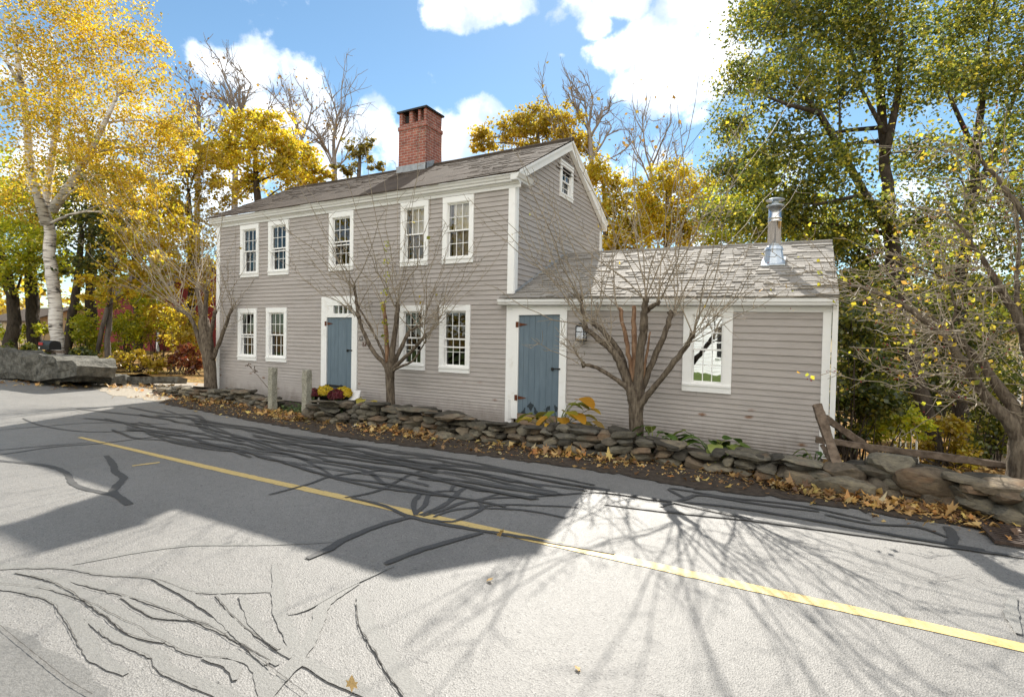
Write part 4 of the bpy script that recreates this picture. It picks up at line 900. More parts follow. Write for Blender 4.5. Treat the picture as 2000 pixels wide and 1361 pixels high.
def leaf_scatter(name, pos, size, mat, parent=None, flat=1.0, seed=0):
    """pos (n,3) array; star-shaped curled leaves lying on things"""
    r = np.random.default_rng(seed); n = len(pos); k = len(MAPLE); base = np.array(MAPLE)
    ang = r.uniform(0, 2 * PI, n); s = size * r.uniform(.45, 1.4, n); sq = r.uniform(.55, 1.1, n)
    X = base[None, :, 0] * s[:, None]; Y = base[None, :, 1] * s[:, None] * sq[:, None]
    curl = r.normal(0, .9, n)[:, None]; curl2 = r.normal(0, .8, n)[:, None]
    Z = (curl * (X / size) ** 2 + curl2 * (Y / size) * np.abs(Y / size)) * size * .8
    tx = r.normal(0, .28 * flat, n)[:, None]; ty = r.normal(0, .28 * flat, n)[:, None]
    Z = Z + tx * X + ty * Y; Z = Z - Z.min(1, keepdims=True)
    ca, sa = np.cos(ang)[:, None], np.sin(ang)[:, None]
    V = np.stack([pos[:, 0:1] + ca * X - sa * Y, pos[:, 1:2] + sa * X + ca * Y, pos[:, 2:3] + Z], -1)
    cen = V.mean(1, keepdims=True); V = np.concatenate([cen, V], 1); kk = k + 1
    tri = np.array([[0, i + 1, (i + 1) % k + 1] for i in range(k)]).ravel()
    fl = (np.arange(n)[:, None] * kk + tri[None, :]).ravel()
    return np_mesh(name, V.reshape(-1, 3), fl, 3, mat, parent)
r = np.random.default_rng(77)
band_f = [g2(*p) for p in [(2060,1085),(1900,1040),(1700,1000),(1500,958),(1340,932),(1100,903),(900,878),(700,850),(540,824),(400,801),(310,780)]]
bfx = np.array([p[0] for p in band_f])[::-1]; bfy = np.array([p[1] for p in band_f])[::-1]
allt = sorted([t[:2] for t in tab1 + tab2 + tab3]); tx = np.array([t[0] for t in allt]); ty = np.array([t[1] for t in allt])
def band(n, f, xs=(-15.5, 3.4)):
    x = r.uniform(xs[0], xs[1], n); a = np.interp(x, bfx, bfy); b = np.interp(x, tx, ty) + .18; t = f(n); return np.stack([x, a + (b - a) * t, np.full(n, .014)], -1)
P = np.concatenate([band(3600, lambda n: 1 - np.abs(r.normal(0, .28, n))), band(1900, lambda n: r.uniform(.25, 1, n)), band(1300, lambda n: r.uniform(.15, 1.05, n), (-.3, 3.2)), band(420, lambda n: r.uniform(.3, 1.5, n), (-9.9, -8.6))])
keep = r.random(len(P)) < np.clip(.45 + .55 * np.sin(P[:, 0] * 1.9 + 1) + .35 * np.sin(P[:, 0] * 5.3) + .3 * (P[:, 0] > -.5), .12, 1); P = P[keep]
P2 = band(150, lambda n: r.uniform(-.35, .2, n)); P2[:, 2] = .005
leaf_scatter('fallen_leaves', np.concatenate([P, P2]), .088, 'litter', None, 1.3, 5)['kind'] = 'stuff'
# small crumbs of leaf on the soil
P = band(2600, lambda n: r.uniform(-.1, 1, n)); leaf_scatter('leaf_crumbs', P, .03, 'litter', None, 1, 6)['kind'] = 'stuff'
for q, lab, sz in [((957, 1134), 'curled brown leaf lying alone mid road, right of the house shadow tip', .06), ((1128, 1306), 'dry curled leaf on sunlit asphalt among the branch shadows', .06), ((687, 1346), 'pale upright leaf on the asphalt at the bottom edge of the picture', .05), ((977, 1051), 'small tan leaf resting on the yellow center line', .06), ((220, 779), 'single leaf on the sunlit apron of the drive', .1)]:
    p = onZ(*q, .006)[None, :]; o = leaf_scatter('fallen_leaf', np.array([[0, 0, 0.]]), sz, 'litter', None, 2.2, int(q[0])); o.location = tuple(p[0]); tag(o, lab, 'leaf', 'single leaves on the road')
# ================================================================== POSTS, POTS, PLANTS, BITS BY THE WALL
def granite_post(px, ytop, ybot, wpx, yplane, label, seed):
    a = onY(px, ytop, yplane); k = np.linalg.norm(a - CAM) / FPX; w_ = wpx * k * .64; H = a[2]
    rr = np.random.default_rng(seed); m = MB(); n = 9; rows = 12
    for i in range(rows + 1):
        z = -.1 + (H + .1) * i / rows
        for sx, sy in ((-1, -1), (0, -1.06), (1, -1), (1.05, 0), (1, 1), (0, 1.05), (-1, 1), (-1.04, 0)):
            j = rr.normal(0, .035, 2); m.v.append((a[0] + (sx * .5 + j[0]) * w_ * (1 + .05 * (1 - i / rows)), a[1] + .1 + (sy * .5 + j[1]) * w_, z + (rr.normal(0, .012) if i == rows else 0)))
    for i in range(rows):
        for q in range(8): m.f.append((i * 8 + q, i * 8 + (q + 1) % 8, (i + 1) * 8 + (q + 1) % 8, (i + 1) * 8 + q))
    m.f.append(tuple(rows * 8 + q for q in range(8)))
    o = m.build('granite_post', 'granite'); tag(o, label, 'stone post', 'granite posts at the path')
yp = interp(tab2, tab2[0][0], 1) + .12
granite_post(525, 718, 790, 16.5, yp + .05, 'smooth square granite post at the end of the short left wall', 5)
granite_post(592, 723, 790, 18.5, yp + .05, 'rougher granite post with a chipped right edge beside the dark red mums', 6)
M['mum_yellow'] = mat_leaf('yellow_mum_petal', [(0, (.62, .4, .01)), (.5, (.78, .56, .015)), (1, (.82, .66, .05))], .25)
M['mum_red'] = mat_leaf('dark_red_mum_petal', [(0, (.075, .004, .008)), (.5, (.14, .008, .016)), (1, (.22, .018, .028))], .25)
M['greenleaf'] = mat_leaf('green_leaf', [(0, (.03, .06, .012)), (.5, (.06, .11, .02)), (1, (.11, .17, .03))], .4)
M['pot'] = noisy('dark_plastic_pot', (.02, .02, .02), (.035, .033, .03), 8, .5)
def quads(name, cen, nrm, size, mat, parent, seed, elong=1.0, fold=.25):
    """small folded leaf quads: centres (n,3), facing nrm (n,3)"""
    r = np.random.default_rng(seed); n = len(cen); nrm = nrm / (np.linalg.norm(nrm, axis=1, keepdims=True) + 1e-9)
    ref = r.normal(0, 1, (n, 3)); a = np.cross(nrm, ref); a /= (np.linalg.norm(a, axis=1, keepdims=True) + 1e-9); b = np.cross(nrm, a)
    s = (size * r.uniform(.6, 1.4, n))[:, None] * .5
    p0 = cen - a * s * elong; p2 = cen + a * s * elong; p1 = cen + b * s * .75 + nrm * s * fold; p3 = cen - b * s * .75 + nrm * s * fold
    V = np.stack([p0, p1, p2, p3], 1).reshape(-1, 3); i = np.arange(n)[:, None] * 4
    F_ = np.concatenate([i + np.array([[0, 1, 2]]), i + np.array([[0, 2, 3]])], 1).ravel()
    return np_mesh(name, V, F_, 3, mat, parent)
def mum(px, py, rpx, yplane, mat, label, seed):
    p = onY(px, py, yplane); k = np.linalg.norm(p - CAM) / FPX; R_ = rpx * k
    t = thing('potted_mum', (p[0], p[1], .03), label, 'flower pot', 'potted chrysanthemums by the main door')
    m = MB(); zt = max(.12, p[2] - R_ * .55); m.lathe([(R_ * .55, .03), (R_ * .72, zt), (R_ * .78, zt), (R_ * .78, zt + .02), (R_ * .6, zt + .02)], (p[0], p[1], 0), 16); m.build('pot', 'pot', t, True)
    rr = np.random.default_rng(seed); d = rr.normal(0, 1, (900, 3)); d[:, 2] = np.abs(d[:, 2]) - .25; d /= np.linalg.norm(d, axis=1, keepdims=True)
    c = np.array([p[0], p[1], p[2] - R_ * .25]); sc = R_ * (1 + .1 * np.sin(d[:, 0] * 7 + seed) * np.sin(d[:, 1] * 6))
    pos = c + d * sc[:, None] * np.array([1, 1, .92]); sel = d[:, 2] > -.1
    q = np.repeat(pos[sel], 4, 0); dn = np.repeat(d[sel], 4, 0) + rr.normal(0, .45, (sel.sum() * 4, 3)); q = q + rr.normal(0, .010, q.shape)
    quads('blossoms', q, dn, .032, mat, t, seed); quads('foliage', c + d * (sc * rr.uniform(.75, .95, len(sc)))[:, None], d + rr.normal(0, .5, d.shape), .06, 'greenleaf', t, seed + 1)
ym = interp(tab2, onZ(650, 855, 0)[0], 1)
mum(611, 768, 12, ym + .75, 'mum_red', 'dark red chrysanthemum just right of the rough granite post', 1)
mum(635, 764, 14, ym + .95, 'mum_yellow', 'yellow chrysanthemum at the foot of the main door, left one', 2)
mum(671, 767, 14.5, ym + .9, 'mum_yellow', 'yellow chrysanthemum at the right foot of the main door', 3)
mum(657, 771, 14, ym + .7, 'mum_red', 'dark red chrysanthemum between the two yellow ones', 4)
m = MB(); a = onY(680, 782, ym + .9); b = onY(699, 781, ym + .9); c = onY(703, 762, ym + 1.15); d_ = onY(688, 763, ym + 1.15)
m.prism([a, b, c, d_], (.0, .03, .0)); tag(m.build('white_board', 'white_worn'), 'short peeling white board leaning at the right foot of the main door', 'board')
# hostas
M['hosta_gold'] = mat_leaf('golden_hosta_leaf', [(0, (.5, .2, .02)), (.3, (.6, .34, .03)), (.55, (.55, .42, .06)), (.8, (.2, .26, .03)), (1, (.6, .3, .12))], .4, .4)
M['hosta_green'] = mat_leaf('green_hosta_leaf', [(0, (.06, .13, .02)), (.5, (.12, .2, .04)), (1, (.3, .33, .08))], .4, .35)
def hosta(base, leaves, mat, label, group, seed, stalk=True):
    rr = np.random.default_rng(seed); t = thing('hosta', base, label, 'plant', group)
    base = np.array(base); lf = MB(); st = MB()
    for (dx, dy, dz, ln, w_) in leaves:
        tip0 = base + np.array([dx, dy, dz]); dirx = np.array([dx, dy, 0]); dirx = dirx / (np.linalg.norm(dirx) + 1e-6)
        mid = base + np.array([dx * .5, dy * .5, dz * .75]); st.tube([base, mid, tip0], [.008, .007, .005], 5)
        ln *= 1.3; w_ *= 1.4; side = np.array([-dirx[1], dirx[0], 0]); fwd = dirx * ln * .8 + np.array([0, 0, -ln * rr.uniform(.05, .75)])
        n = 7; o = len(lf.v)
        for i in range(n):
            s = i / (n - 1); ww = w_ * .5 * math.sin(PI * min(1, s * .82 + .12)) ** .8 * (1 if s < .98 else .1); c = tip0 + fwd * s + np.array([0, 0, .12 * ln * math.sin(PI * s)])
            cup = np.array([0, 0, .22 * ww])
            lf.v += [tuple(c - side * ww + cup), tuple(c), tuple(c + side * ww + cup)]
        for i in range(n - 1):
            for j in (0, 1): lf.f.append((o + i * 3 + j, o + i * 3 + j + 1, o + i * 3 + 4 + j, o + i * 3 + 3 + j))
    lf.build('foliage', mat, t, True); st.build('stems', 'hosta_green', t, True); return t
def rnd_leaves(n, R_, zr, ln, seed):
    rr = np.random.default_rng(seed); out = []
    for i in range(n):
        a = 2 * PI * i / n + rr.normal(0, .3); R2 = R_ * rr.uniform(.4, 1.1); out.append((R2 * math.cos(a), R2 * .6 * math.sin(a), rr.uniform(*zr), ln * rr.uniform(.7, 1.2), ln * rr.uniform(.45, .75)))
    return out
yh = interp(tab2, onZ(1090, 895, 0)[0], 1) + .75
b = onY(1090, 835, yh); hosta((b[0], b[1], .03), [(-.45, -.12, .30, .32, .14), (-.3, -.2, .22, .2, .1), (-.12, -.15, .42, .22, .14), (.1, -.1, .42, .2, .15), (.25, .0, .62, .3, .24), (.36, -.05, .74, .3, .3), (.3, -.12, .50, .28, .2), (.5, .02, .56, .24, .16), (.48, -.1, .38, .2, .15), (0, -.2, .3, .24, .14), (.2, -.22, .3, .22, .14), (-.2, .0, .36, .22, .12), (-.35, .05, .36, .26, .16), (.05, .1, .5, .26, .18), (.62, -.05, .4, .24, .16), (-.05, -.05, .5, .24, .16), (.15, .05, .62, .26, .2), (-.5, .0, .42, .3, .18), (-.25, .1, .46, .26, .18), (.4, .1, .44, .26, .18), (.0, .1, .3, .26, .16), (.3, -.2, .36, .26, .2), (-.4, -.2, .36, .26, .16), (.18, -.1, .52, .26, .18)], 'hosta_gold', 'big yellowing hosta in front of the peeling blue door', 'hostas behind the wall', 3)
b = onY(716, 790, ym + .6); hosta((b[0], b[1], .03), [(-.1, -.05, .42, .22, .17), (.02, -.1, .4, .2, .15), (.1, 0, .36, .2, .12), (-.15, .0, .3, .2, .1)], 'hosta_gold', 'small yellow and green hosta just left of the middle apple tree trunk', 'hostas behind the wall', 4)
b = onY(738, 790, ym + .55); hosta((b[0], b[1], .03), [(.0, -.05, .4, .26, .13), (.12, -.05, .36, .24, .1), (-.1, -.1, .3, .2, .1)], 'hosta_gold', 'thin yellow hosta touching the middle apple tree trunk', 'hostas behind the wall', 5)
yh = interp(tab2, onZ(1290, 924, 0)[0], 1) + .6
b = onY(1275, 865, yh); hosta((b[0], b[1], .03), rnd_leaves(12, .25, (.2, .42), .2, 5), 'hosta_green', 'wilted green hosta right of the right apple tree trunk', 'hostas behind the wall', 6)
b = onY(1395, 880, yh); hosta((b[0], b[1], .03), rnd_leaves(20, .5, (.16, .38), .3, 8), 'hosta_green', 'flopped green hosta under the wing window', 'hostas behind the wall', 7)
b = onY(1590, 900, yh); hosta((b[0], b[1], .03), rnd_leaves(9, .14, (.1, .3), .12, 9), 'hosta_green', 'little green weed at the right corner of the wing', 'hostas behind the wall', 8)
b = onY(1180, 842, yh + .1); hosta((b[0], b[1], .03), [(-.1, 0, .34, .12, .08), (.1, 0, .28, .14, .1)], 'hosta_gold', 'single withered hosta stalk left of the right apple tree trunk', 'hostas behind the wall', 9)
# ivy between the granite posts
rr = np.random.default_rng(9); c0_ = onZ(600, 795, .05); x = rr.uniform(onY(555, 790, yp + .3)[0], onY(640, 790, yp + .3)[0], 700); y = yp + .1 + rr.uniform(0, .7, 700); z = .03 + np.abs(rr.normal(0, .07, 700))
o = quads('ground_ivy', np.stack([x, y, z], -1), rr.normal(0, .5, (700, 3)) + np.array([0, -.3, 1]), .06, 'greenleaf', None, 9); o['kind'] = 'stuff'
# dry weed stalk leaning by the left post
m = MB(); a = onY(542, 780, yp + .35); b = onY(505, 735, yp + .4); c = onY(484, 712, yp + .5); m.tube([a, b, c], [.009, .006, .003], 5)
for q in (c, (b + c) / 2 + .02):
    for i in range(5): m.tube([q, q + rr.normal(0, .05, 3)], [.004, .012], 4)
tag(m.build('dry_stalk', 'oldwood'), 'thin dry weed stalk leaning left of the smooth granite post', 'weed')
# fallen fence: leaning post, long rail, short broken rail
def plank(name, pts, w_, t_, label, seed, cat='fence rail'):
    rr = np.random.default_rng(seed); m = MB(); P_ = [np.array(p, float) for p in pts]; n = 14; ax = P_[-1] - P_[0]; L_ = np.linalg.norm(ax); ax = ax / L_
    up = np.array([0, 0, 1.]) if abs(ax[2]) < .75 else np.array([1., 0, 0]); sd = np.cross(ax, up); sd /= np.linalg.norm(sd); up = np.cross(sd, ax)
    for i in range(n + 1):
        s = i / n; c = P_[0] + (P_[-1] - P_[0]) * s; f = 1 + .1 * math.sin(s * 9 + seed) + rr.normal(0, .03)
        for a_, b_ in ((-1, -.8), (0, -1), (1, -.8), (1, .8), (0, 1), (-1, .8)): m.v.append(tuple(c + sd * a_ * t_ * .5 * f + up * b_ * w_ * .5 * f + rr.normal(0, .004, 3)))
    for i in range(n):
        for k in range(6): m.f.append((i * 6 + k, i * 6 + (k + 1) % 6, (i + 1) * 6 + (k + 1) % 6, (i + 1) * 6 + k))
    m.f.append(tuple(range(5, -1, -1))); m.f.append(tuple(n * 6 + k for k in range(6)))
    tag(m.build(name, 'oldwood'), label, cat, 'pieces of the fallen wooden fence')
yr = interp(tab3, onZ(1640, 975, 0)[0], 1) + .3
plank('fence_post', [onY(1636, 912, yr), onY(1596, 790, yr + .35)], .12, .09, 'weathered post leaning against the right corner of the wing', 1, 'fence post')
plank('fence_rail', [onY(1593, 858, yr + .48), onY(1990, 912, yr + .5)], .085, .06, 'long weathered rail running right from the leaning post to the crabapple', 2)
plank('fence_rail', [onY(1612, 816, yr + .62), onY(1728, 898, yr + .9)], .1, .06, 'short rail slanting down behind the long rail', 3)
plank('fence_rail', [onY(1606, 868, yr + .3), onY(1630, 915, yr + .12)], .06, .03, 'pale split lath standing behind the leaning post', 4)
# storm drain grate
m = MB(); gc = np.array(g2(1985, 1052)); gc = np.array([gc[0] + .1, gc[1] + .02])
for i in range(9): m.box(gc[0] - .3, gc[0] + .3, gc[1] - .28 + i * .066, gc[1] - .28 + i * .066 + .03, .016, .045)
for i in range(4): m.box(gc[0] - .3 + i * .19, gc[0] - .3 + i * .19 + .025, gc[1] - .3, gc[1] + .3, .017, .044)
m.box(gc[0] - .33, gc[0] + .33, gc[1] - .33, gc[1] - .3, .015, .046); m.box(gc[0] - .33, gc[0] - .3, gc[1] - .3, gc[1] + .3, .015, .046)
o = m.build('storm_drain', M.setdefault('drain_iron', noisy('brown_drain_iron', (.035, .024, .018), (.075, .05, .036), 30, .8, .3))); tag(o, 'rusty iron storm drain grate at the right road edge below the boulders', 'drain grate')
# ---- left background: boulder wall, curb, mailbox
def big_rock(name, pts_px, depth, ydist_px, label, seed, cat):
    # outline in the picture at the distance of its foot, given real depth
    foot = onZ(*ydist_px, 0.05); yp_ = foot[1]; ring = [onY(px, py, yp_) for px, py in pts_px]
    bm = bmesh.new(); A = [bm.verts.new(p) for p in ring]; B = [bm.verts.new(p + np.array([rng.normal(0, .06), depth, -.05])) for p in ring]
    bm.faces.new(A[::-1]); bm.faces.new(B)
    for i in range(len(A)): bm.faces.new([A[i], A[(i + 1) % len(A)], B[(i + 1) % len(A)], B[i]])
    bmesh.ops.recalc_face_normals(bm, faces=bm.faces); bmesh.ops.triangulate(bm, faces=bm.faces); bmesh.ops.subdivide_edges(bm, edges=bm.edges, cuts=3, use_grid_fill=True)
    bmesh.ops.triangulate(bm, faces=bm.faces)
    rr = np.random.default_rng(seed); ks = [rr.normal(0, 2.2, 3) for _ in range(6)]
    for v in bm.verts:
        c = np.array(v.co); dlt = sum(np.sin(c @ k * (1 + i * .6) + i) for i, k in enumerate(ks)) * .022; v.co = c + np.array([dlt, dlt * 1.2, dlt])
    me = bpy.data.meshes.new(name); bm.to_mesh(me); bm.free(); me.materials.append(M['boulder']); o = bpy.data.objects.new(name, me); COL.objects.link(o); tag(o, label, cat, 'rocks edging the drive'); return o
big_rock('boulder', [(-160,735),(-60,742),(60,745),(150,733),(154,713),(142,703),(100,696),(40,690),(0,683),(-120,672)], 1.1, (60, 747), 'long lichen covered granite boulder below the birch', 1, 'boulder')
big_rock('boulder', [(70,748),(150,747),(151,734),(92,733)], .9, (110, 749), 'flat slab lying under the end of the long boulder', 2, 'boulder')
big_rock('granite_curb', [(218,750),(342,748),(345,737),(220,735)], .3, (280, 750), 'low granite curb at the back of the drive', 3, 'curb')
big_rock('boulder', [(190,750),(218,750),(219,733),(195,735)], .4, (200, 750), 'small dark rock at the left end of the granite curb', 4, 'boulder')
mbp = onY(97, 674, onZ(60, 747, .05)[1] + 1.4); k = np.linalg.norm(mbp - CAM) / FPX
mail = thing('mailbox', (mbp[0] + 12 * k, mbp[1], gz(mbp[0], mbp[1])), 'black rural mailbox with a red flag on a post before the birch trunk', 'mailbox')
m = MB(); w_, h_ = 36 * k, 13 * k; prof = [(-h_ / 2, -h_ / 2), (h_ / 2, -h_ / 2)] + [(h_ / 2 * math.cos(t), h_ * .05 + h_ * .48 * math.sin(t)) for t in np.linspace(0, PI, 9)]
m.prism([(mbp[0] - w_ / 2, mbp[1] + a * 1.1, mbp[2] + b) for a, b in prof], (w_, 0, 0)); mbx = m.build('box', 'iron', mail)
M['red'] = mat_flat('red_plastic', (.45, .02, .02), .5); M['sticker'] = mat_flat('white_sticker', (.7, .7, .68), .5)
m = MB(); m.box(mbp[0] - w_ * .42, mbp[0] - w_ * .05, mbp[1] - h_ * .6, mbp[1] - h_ * .57, mbp[2] - .0, mbp[2] + h_ * .3); m.build('flag', 'red', mail)
m = MB(); m.box(mbp[0] - w_ * .42, mbp[0] - w_ * .3, mbp[1] - h_ * .6, mbp[1] - h_ * .57, mbp[2] - h_ * .42, mbp[2] - h_ * .2); m.build('sticker', 'sticker', mail)
m = MB(); zb = float(gz(mbp[0], mbp[1])) - .3; m.box(mbp[0] + w_ * .3, mbp[0] + w_ * .3 + .1, mbp[1] - .05, mbp[1] + .05, zb, mbp[2] - h_ * .55); m.box(mbp[0] - w_ * .3, mbp[0] + w_ * 1.3, mbp[1] - .04, mbp[1] + .04, mbp[2] - h_ * .8, mbp[2] - h_ * .56); m.build('post', 'oldwood', mail)
# ================================================================== TREES
def mat_bark(name, c1, c2, scale=9, stretch=(1.6, 1.6, .35), bump=.9):
    return noisy(name, c1, c2, scale, .92, bump, scale * 2.2, stretch=stretch, spec=.15, bdist=.03)
M['bark_apple'] = mat_bark('lichened_apple_bark', (.07, .052, .038), (.21, .17, .125), 16)
M['twig'] = noisy('apple_twig_bark', (.2, .16, .115), (.36, .3, .22), 20, .7, 0, spec=.35)
M['bark_dark'] = mat_bark('dark_maple_bark', (.03, .024, .019), (.085, .068, .052), 7)
M['bark_gray'] = mat_bark('gray_bark', (.09, .075, .064), (.17, .145, .125), 7)
M['deadwood'] = noisy('rotten_wood', (.12, .06, .032), (.30, .19, .115), 12, .95, .6, 22, stretch=(1.5, 1.5, .3))
M['bark_pale'] = mat_bark('pale_gray_bark', (.2, .17, .145), (.32, .28, .245), 7)
def mat_birch():
    m, nt, b, out = new_mat('white_birch_bark')
    n = N(nt, 'ShaderNodeTexNoise', i_Scale=5, i_Detail=6, i_Roughness=.6); L(nt, coord(nt, (.5, .5, 3.5)), n.inputs['Vector'])
    r = ramp(nt, [(.36, (.03, .026, .022)), (.42, (.36, .32, .28)), (.52, (.62, .58, .53)), (.8, (.72, .69, .64))]); L(nt, n.outputs['Fac'], r.inputs[0])
    n2 = N(nt, 'ShaderNodeTexNoise', i_Scale=2.2, i_Detail=4); L(nt, coord(nt, (1, 1, 1.2)), n2.inputs['Vector'])
    r2 = ramp(nt, [(.33, gray(.12)), (.4, gray(1))]); L(nt, n2.outputs['Fac'], r2.inputs[0])
    mx = N(nt, 'ShaderNodeMixRGB', blend_type='MULTIPLY', i_Fac=1); L(nt, r.outputs[0], mx.inputs[1]); L(nt, r2.outputs[0], mx.inputs[2])
    L(nt, mx.outputs[0], b.inputs['Base Color']); b.inputs['Roughness'].default_value = .7
    bp = N(nt, 'ShaderNodeBump', i_Strength=.3, i_Distance=.02); L(nt, n.outputs['Fac'], bp.inputs['Height']); L(nt, bp.outputs[0], b.inputs['Normal']); return m
M['birch'] = mat_birch()
LEAF = {
 'yellow': [(0, (.40, .24, .015)), (.25, (.62, .43, .022)), (.6, (.76, .57, .035)), (.85, (.58, .52, .04)), (1, (.36, .38, .035))],
 'birch': [(0, (.42, .26, .02)), (.3, (.68, .44, .025)), (.6, (.78, .56, .04)), (.85, (.6, .5, .045)), (1, (.3, .34, .04))],
 'gold': [(0, (.27, .17, .02)), (.35, (.5, .34, .025)), (.7, (.66, .48, .035)), (1, (.42, .4, .04))],
 'brown': [(0, (.14, .075, .02)), (.4, (.27, .15, .03)), (.75, (.42, .25, .05)), (1, (.3, .24, .05))],
 'green': [(0, (.055, .08, .016)), (.4, (.125, .16, .024)), (.68, (.27, .28, .035)), (.87, (.46, .41, .04)), (1, (.58, .46, .05))],
 'dark': [(0, (.04, .06, .014)), (.45, (.085, .115, .02)), (.75, (.19, .2, .028)), (1, (.42, .35, .04))],
 'lime': [(0, (.24, .3, .02)), (.4, (.46, .5, .026)), (.75, (.64, .6, .03)), (1, (.66, .52, .035))],
 'red': [(0, (.15, .03, .015)), (.5, (.32, .09, .035)), (1, (.45, .22, .06))],
 'olive': [(0, (.1, .09, .02)), (.5, (.2, .17, .03)), (1, (.38, .27, .04))]}
for k_, c_ in LEAF.items(): M['leaf_' + k_] = mat_leaf(k_ + '_leaf', c_, .62, .4)
def curve(p0, p1, p2, n=7):
    t = np.linspace(0, 1, n)[:, None]; return (1 - t) ** 2 * p0 + 2 * t * (1 - t) * p1 + t ** 2 * p2
def leaf_blob(c, R, n, spread, rr, squash=.85):
    """clumps of leaf centres in an uneven ball; returns centres, clump centres"""
    nc = max(6, n // 30); d = rr.normal(0, 1, (nc, 3)); d /= np.linalg.norm(d, axis=1, keepdims=True)
    lump = 1 + .28 * np.sin(d[:, 0] * 4.1 + c[0]) * np.sin(d[:, 2] * 3.7 + c[1]) + .15 * np.sin(d[:, 1] * 7)
    rad = R * (rr.uniform(.1, 1, nc) ** .5) * lump
    cc = c + d * rad[:, None] * np.array([1, 1, squash])
    w = rr.gamma(1.6, 1.0, nc) + .1; w /= w.sum(); ids = rr.choice(nc, n, p=w)
    return cc[ids] + rr.normal(0, 1, (n, 3)) * spread * np.array([1, 1, .65]), cc
def big_tree(name, label, group, depth, trunk, bark, blobs, mat, leaf, seed, limbs=(), sub=True, cat='tree', density=1.35, spread=None, thick=1.0, twigs=5):
    """trunk: [(px,py,radius px)] at camera depth; blobs: [(px,py,r px, depth offset, leaves)]"""
    rr = np.random.default_rng(seed); k = depth / FPX
    base = atD(trunk[0][0], trunk[0][1], depth); g = float(gz(base[0], base[1]))
    t = thing(name, (base[0], base[1], g), label, cat, group)
    m = MB(); pts = [atD(px, py, depth + (i * .12 if i else 0)) for i, (px, py, r_) in enumerate(trunk)]; rad = [r_ * k * .5 * thick for _, _, r_ in trunk]
    if pts[0][2] > g + .05: pts = [np.array([pts[0][0] + .0, pts[0][1], g - .2])] + pts; rad = [rad[0] * 1.35] + rad
    # resample with slight sway
    PP, RR = [], []
    for i in range(len(pts) - 1):
        for s in np.linspace(0, 1, 5)[:-1]: PP.append(pts[i] * (1 - s) + pts[i + 1] * s + rr.normal(0, .12, 3) * rad[i]); RR.append((rad[i] * (1 - s) + rad[i + 1] * s) * (1 + rr.normal(0, .04)))
    PP.append(pts[-1]); RR.append(rad[-1]); m.tube(PP, RR, 10)
    for lb in limbs:
        lp = [atD(px, py, depth + (lb[0][3] if len(lb[0]) > 3 else 0) + dd) for px, py, r_, dd in lb]; m.tube(lp, [r_ * k * .5 for px, py, r_, dd in lb], 7); PP += lp; RR += [r_ * k * .5 for _, _, r_, _ in lb]
    P_ = np.array(PP); allL = []; tw = MB()
    for (px, py, rp, dd, n) in blobs:
        c = atD(px, py, depth + dd); R_ = rp * k; n = int(n * density)
        L_, cc = leaf_blob(c, R_, n, spread or min(R_ * .15, .34), rr); allL.append(L_)
        if sub:
            low = P_[:, 2] < c[2] + .2; cand = P_[low] if low.any() else P_
            s = cand[np.argmin(np.linalg.norm((cand - c) * np.array([1, 1, .6]), axis=1))]
            j = np.argmin(np.linalg.norm(P_ - s, axis=1)); r0 = min(RR[j] * .55, .012 * np.linalg.norm(c - s) + .02)
            mid = (s + c) / 2 + np.array([0, 0, .12 * np.linalg.norm(c - s)]) + rr.normal(0, .08, 3) * R_
            cv = curve(s, mid, c); tw.tube(cv, np.linspace(r0, r0 * .3, len(cv)), 5)
            sel = rr.choice(len(cc), min(len(cc), twigs), replace=False)
            for q in sel:
                a = cv[rr.integers(3, len(cv))]; b = cc[q]; tw.tube(curve(a, (a + b) / 2 + np.array([0, 0, .1]) * R_ * .5, b, 4), [r0 * .35, r0 * .25, r0 * .18, .006], 4, False)
    m.build('trunk', bark, t, True)
    if tw.v: tw.build('limbs', bark, t, True)
    A = np.concatenate(allL); quads('crown', A, rr.normal(0, .75, A.shape) + np.array([0, 0, .6]), leaf, mat, t, seed + 1, 1.0, .3)
    return t
def bush(label, group, depth, blobs, mat, leaf, seed, stems=5, name='shrub', cat='shrub'):
    rr = np.random.default_rng(seed); k = depth / FPX; c0 = atD(blobs[0][0], blobs[0][1], depth); g = float(gz(c0[0], c0[1]))
    t = thing(name, (c0[0], c0[1], g), label, cat, group); A = []; st = MB()
    for (px, py, rp, n) in blobs:
        c = atD(px, py, depth + rr.normal(0, .5)); L_, cc = leaf_blob(c, rp * k, n, rp * k * .2, rr, .9); L_[:, 2] = np.maximum(L_[:, 2], gz(L_[:, 0], L_[:, 1]) + .03); A.append(L_)
        for q in range(stems):
            e = cc[rr.integers(len(cc))]; b0 = np.array([c0[0] + rr.normal(0, .25), c0[1] + rr.normal(0, .2), g - .05]); st.tube(curve(b0, (b0 + e) / 2 + rr.normal(0, .15, 3), e, 5), np.linspace(.022, .006, 5), 4, False)
    A = np.concatenate(A); st.build('stems', 'bark_dark', t); quads('foliage', A, rr.normal(0, .7, A.shape) + np.array([0, 0, .5]), leaf, mat, t, seed + 1); return t
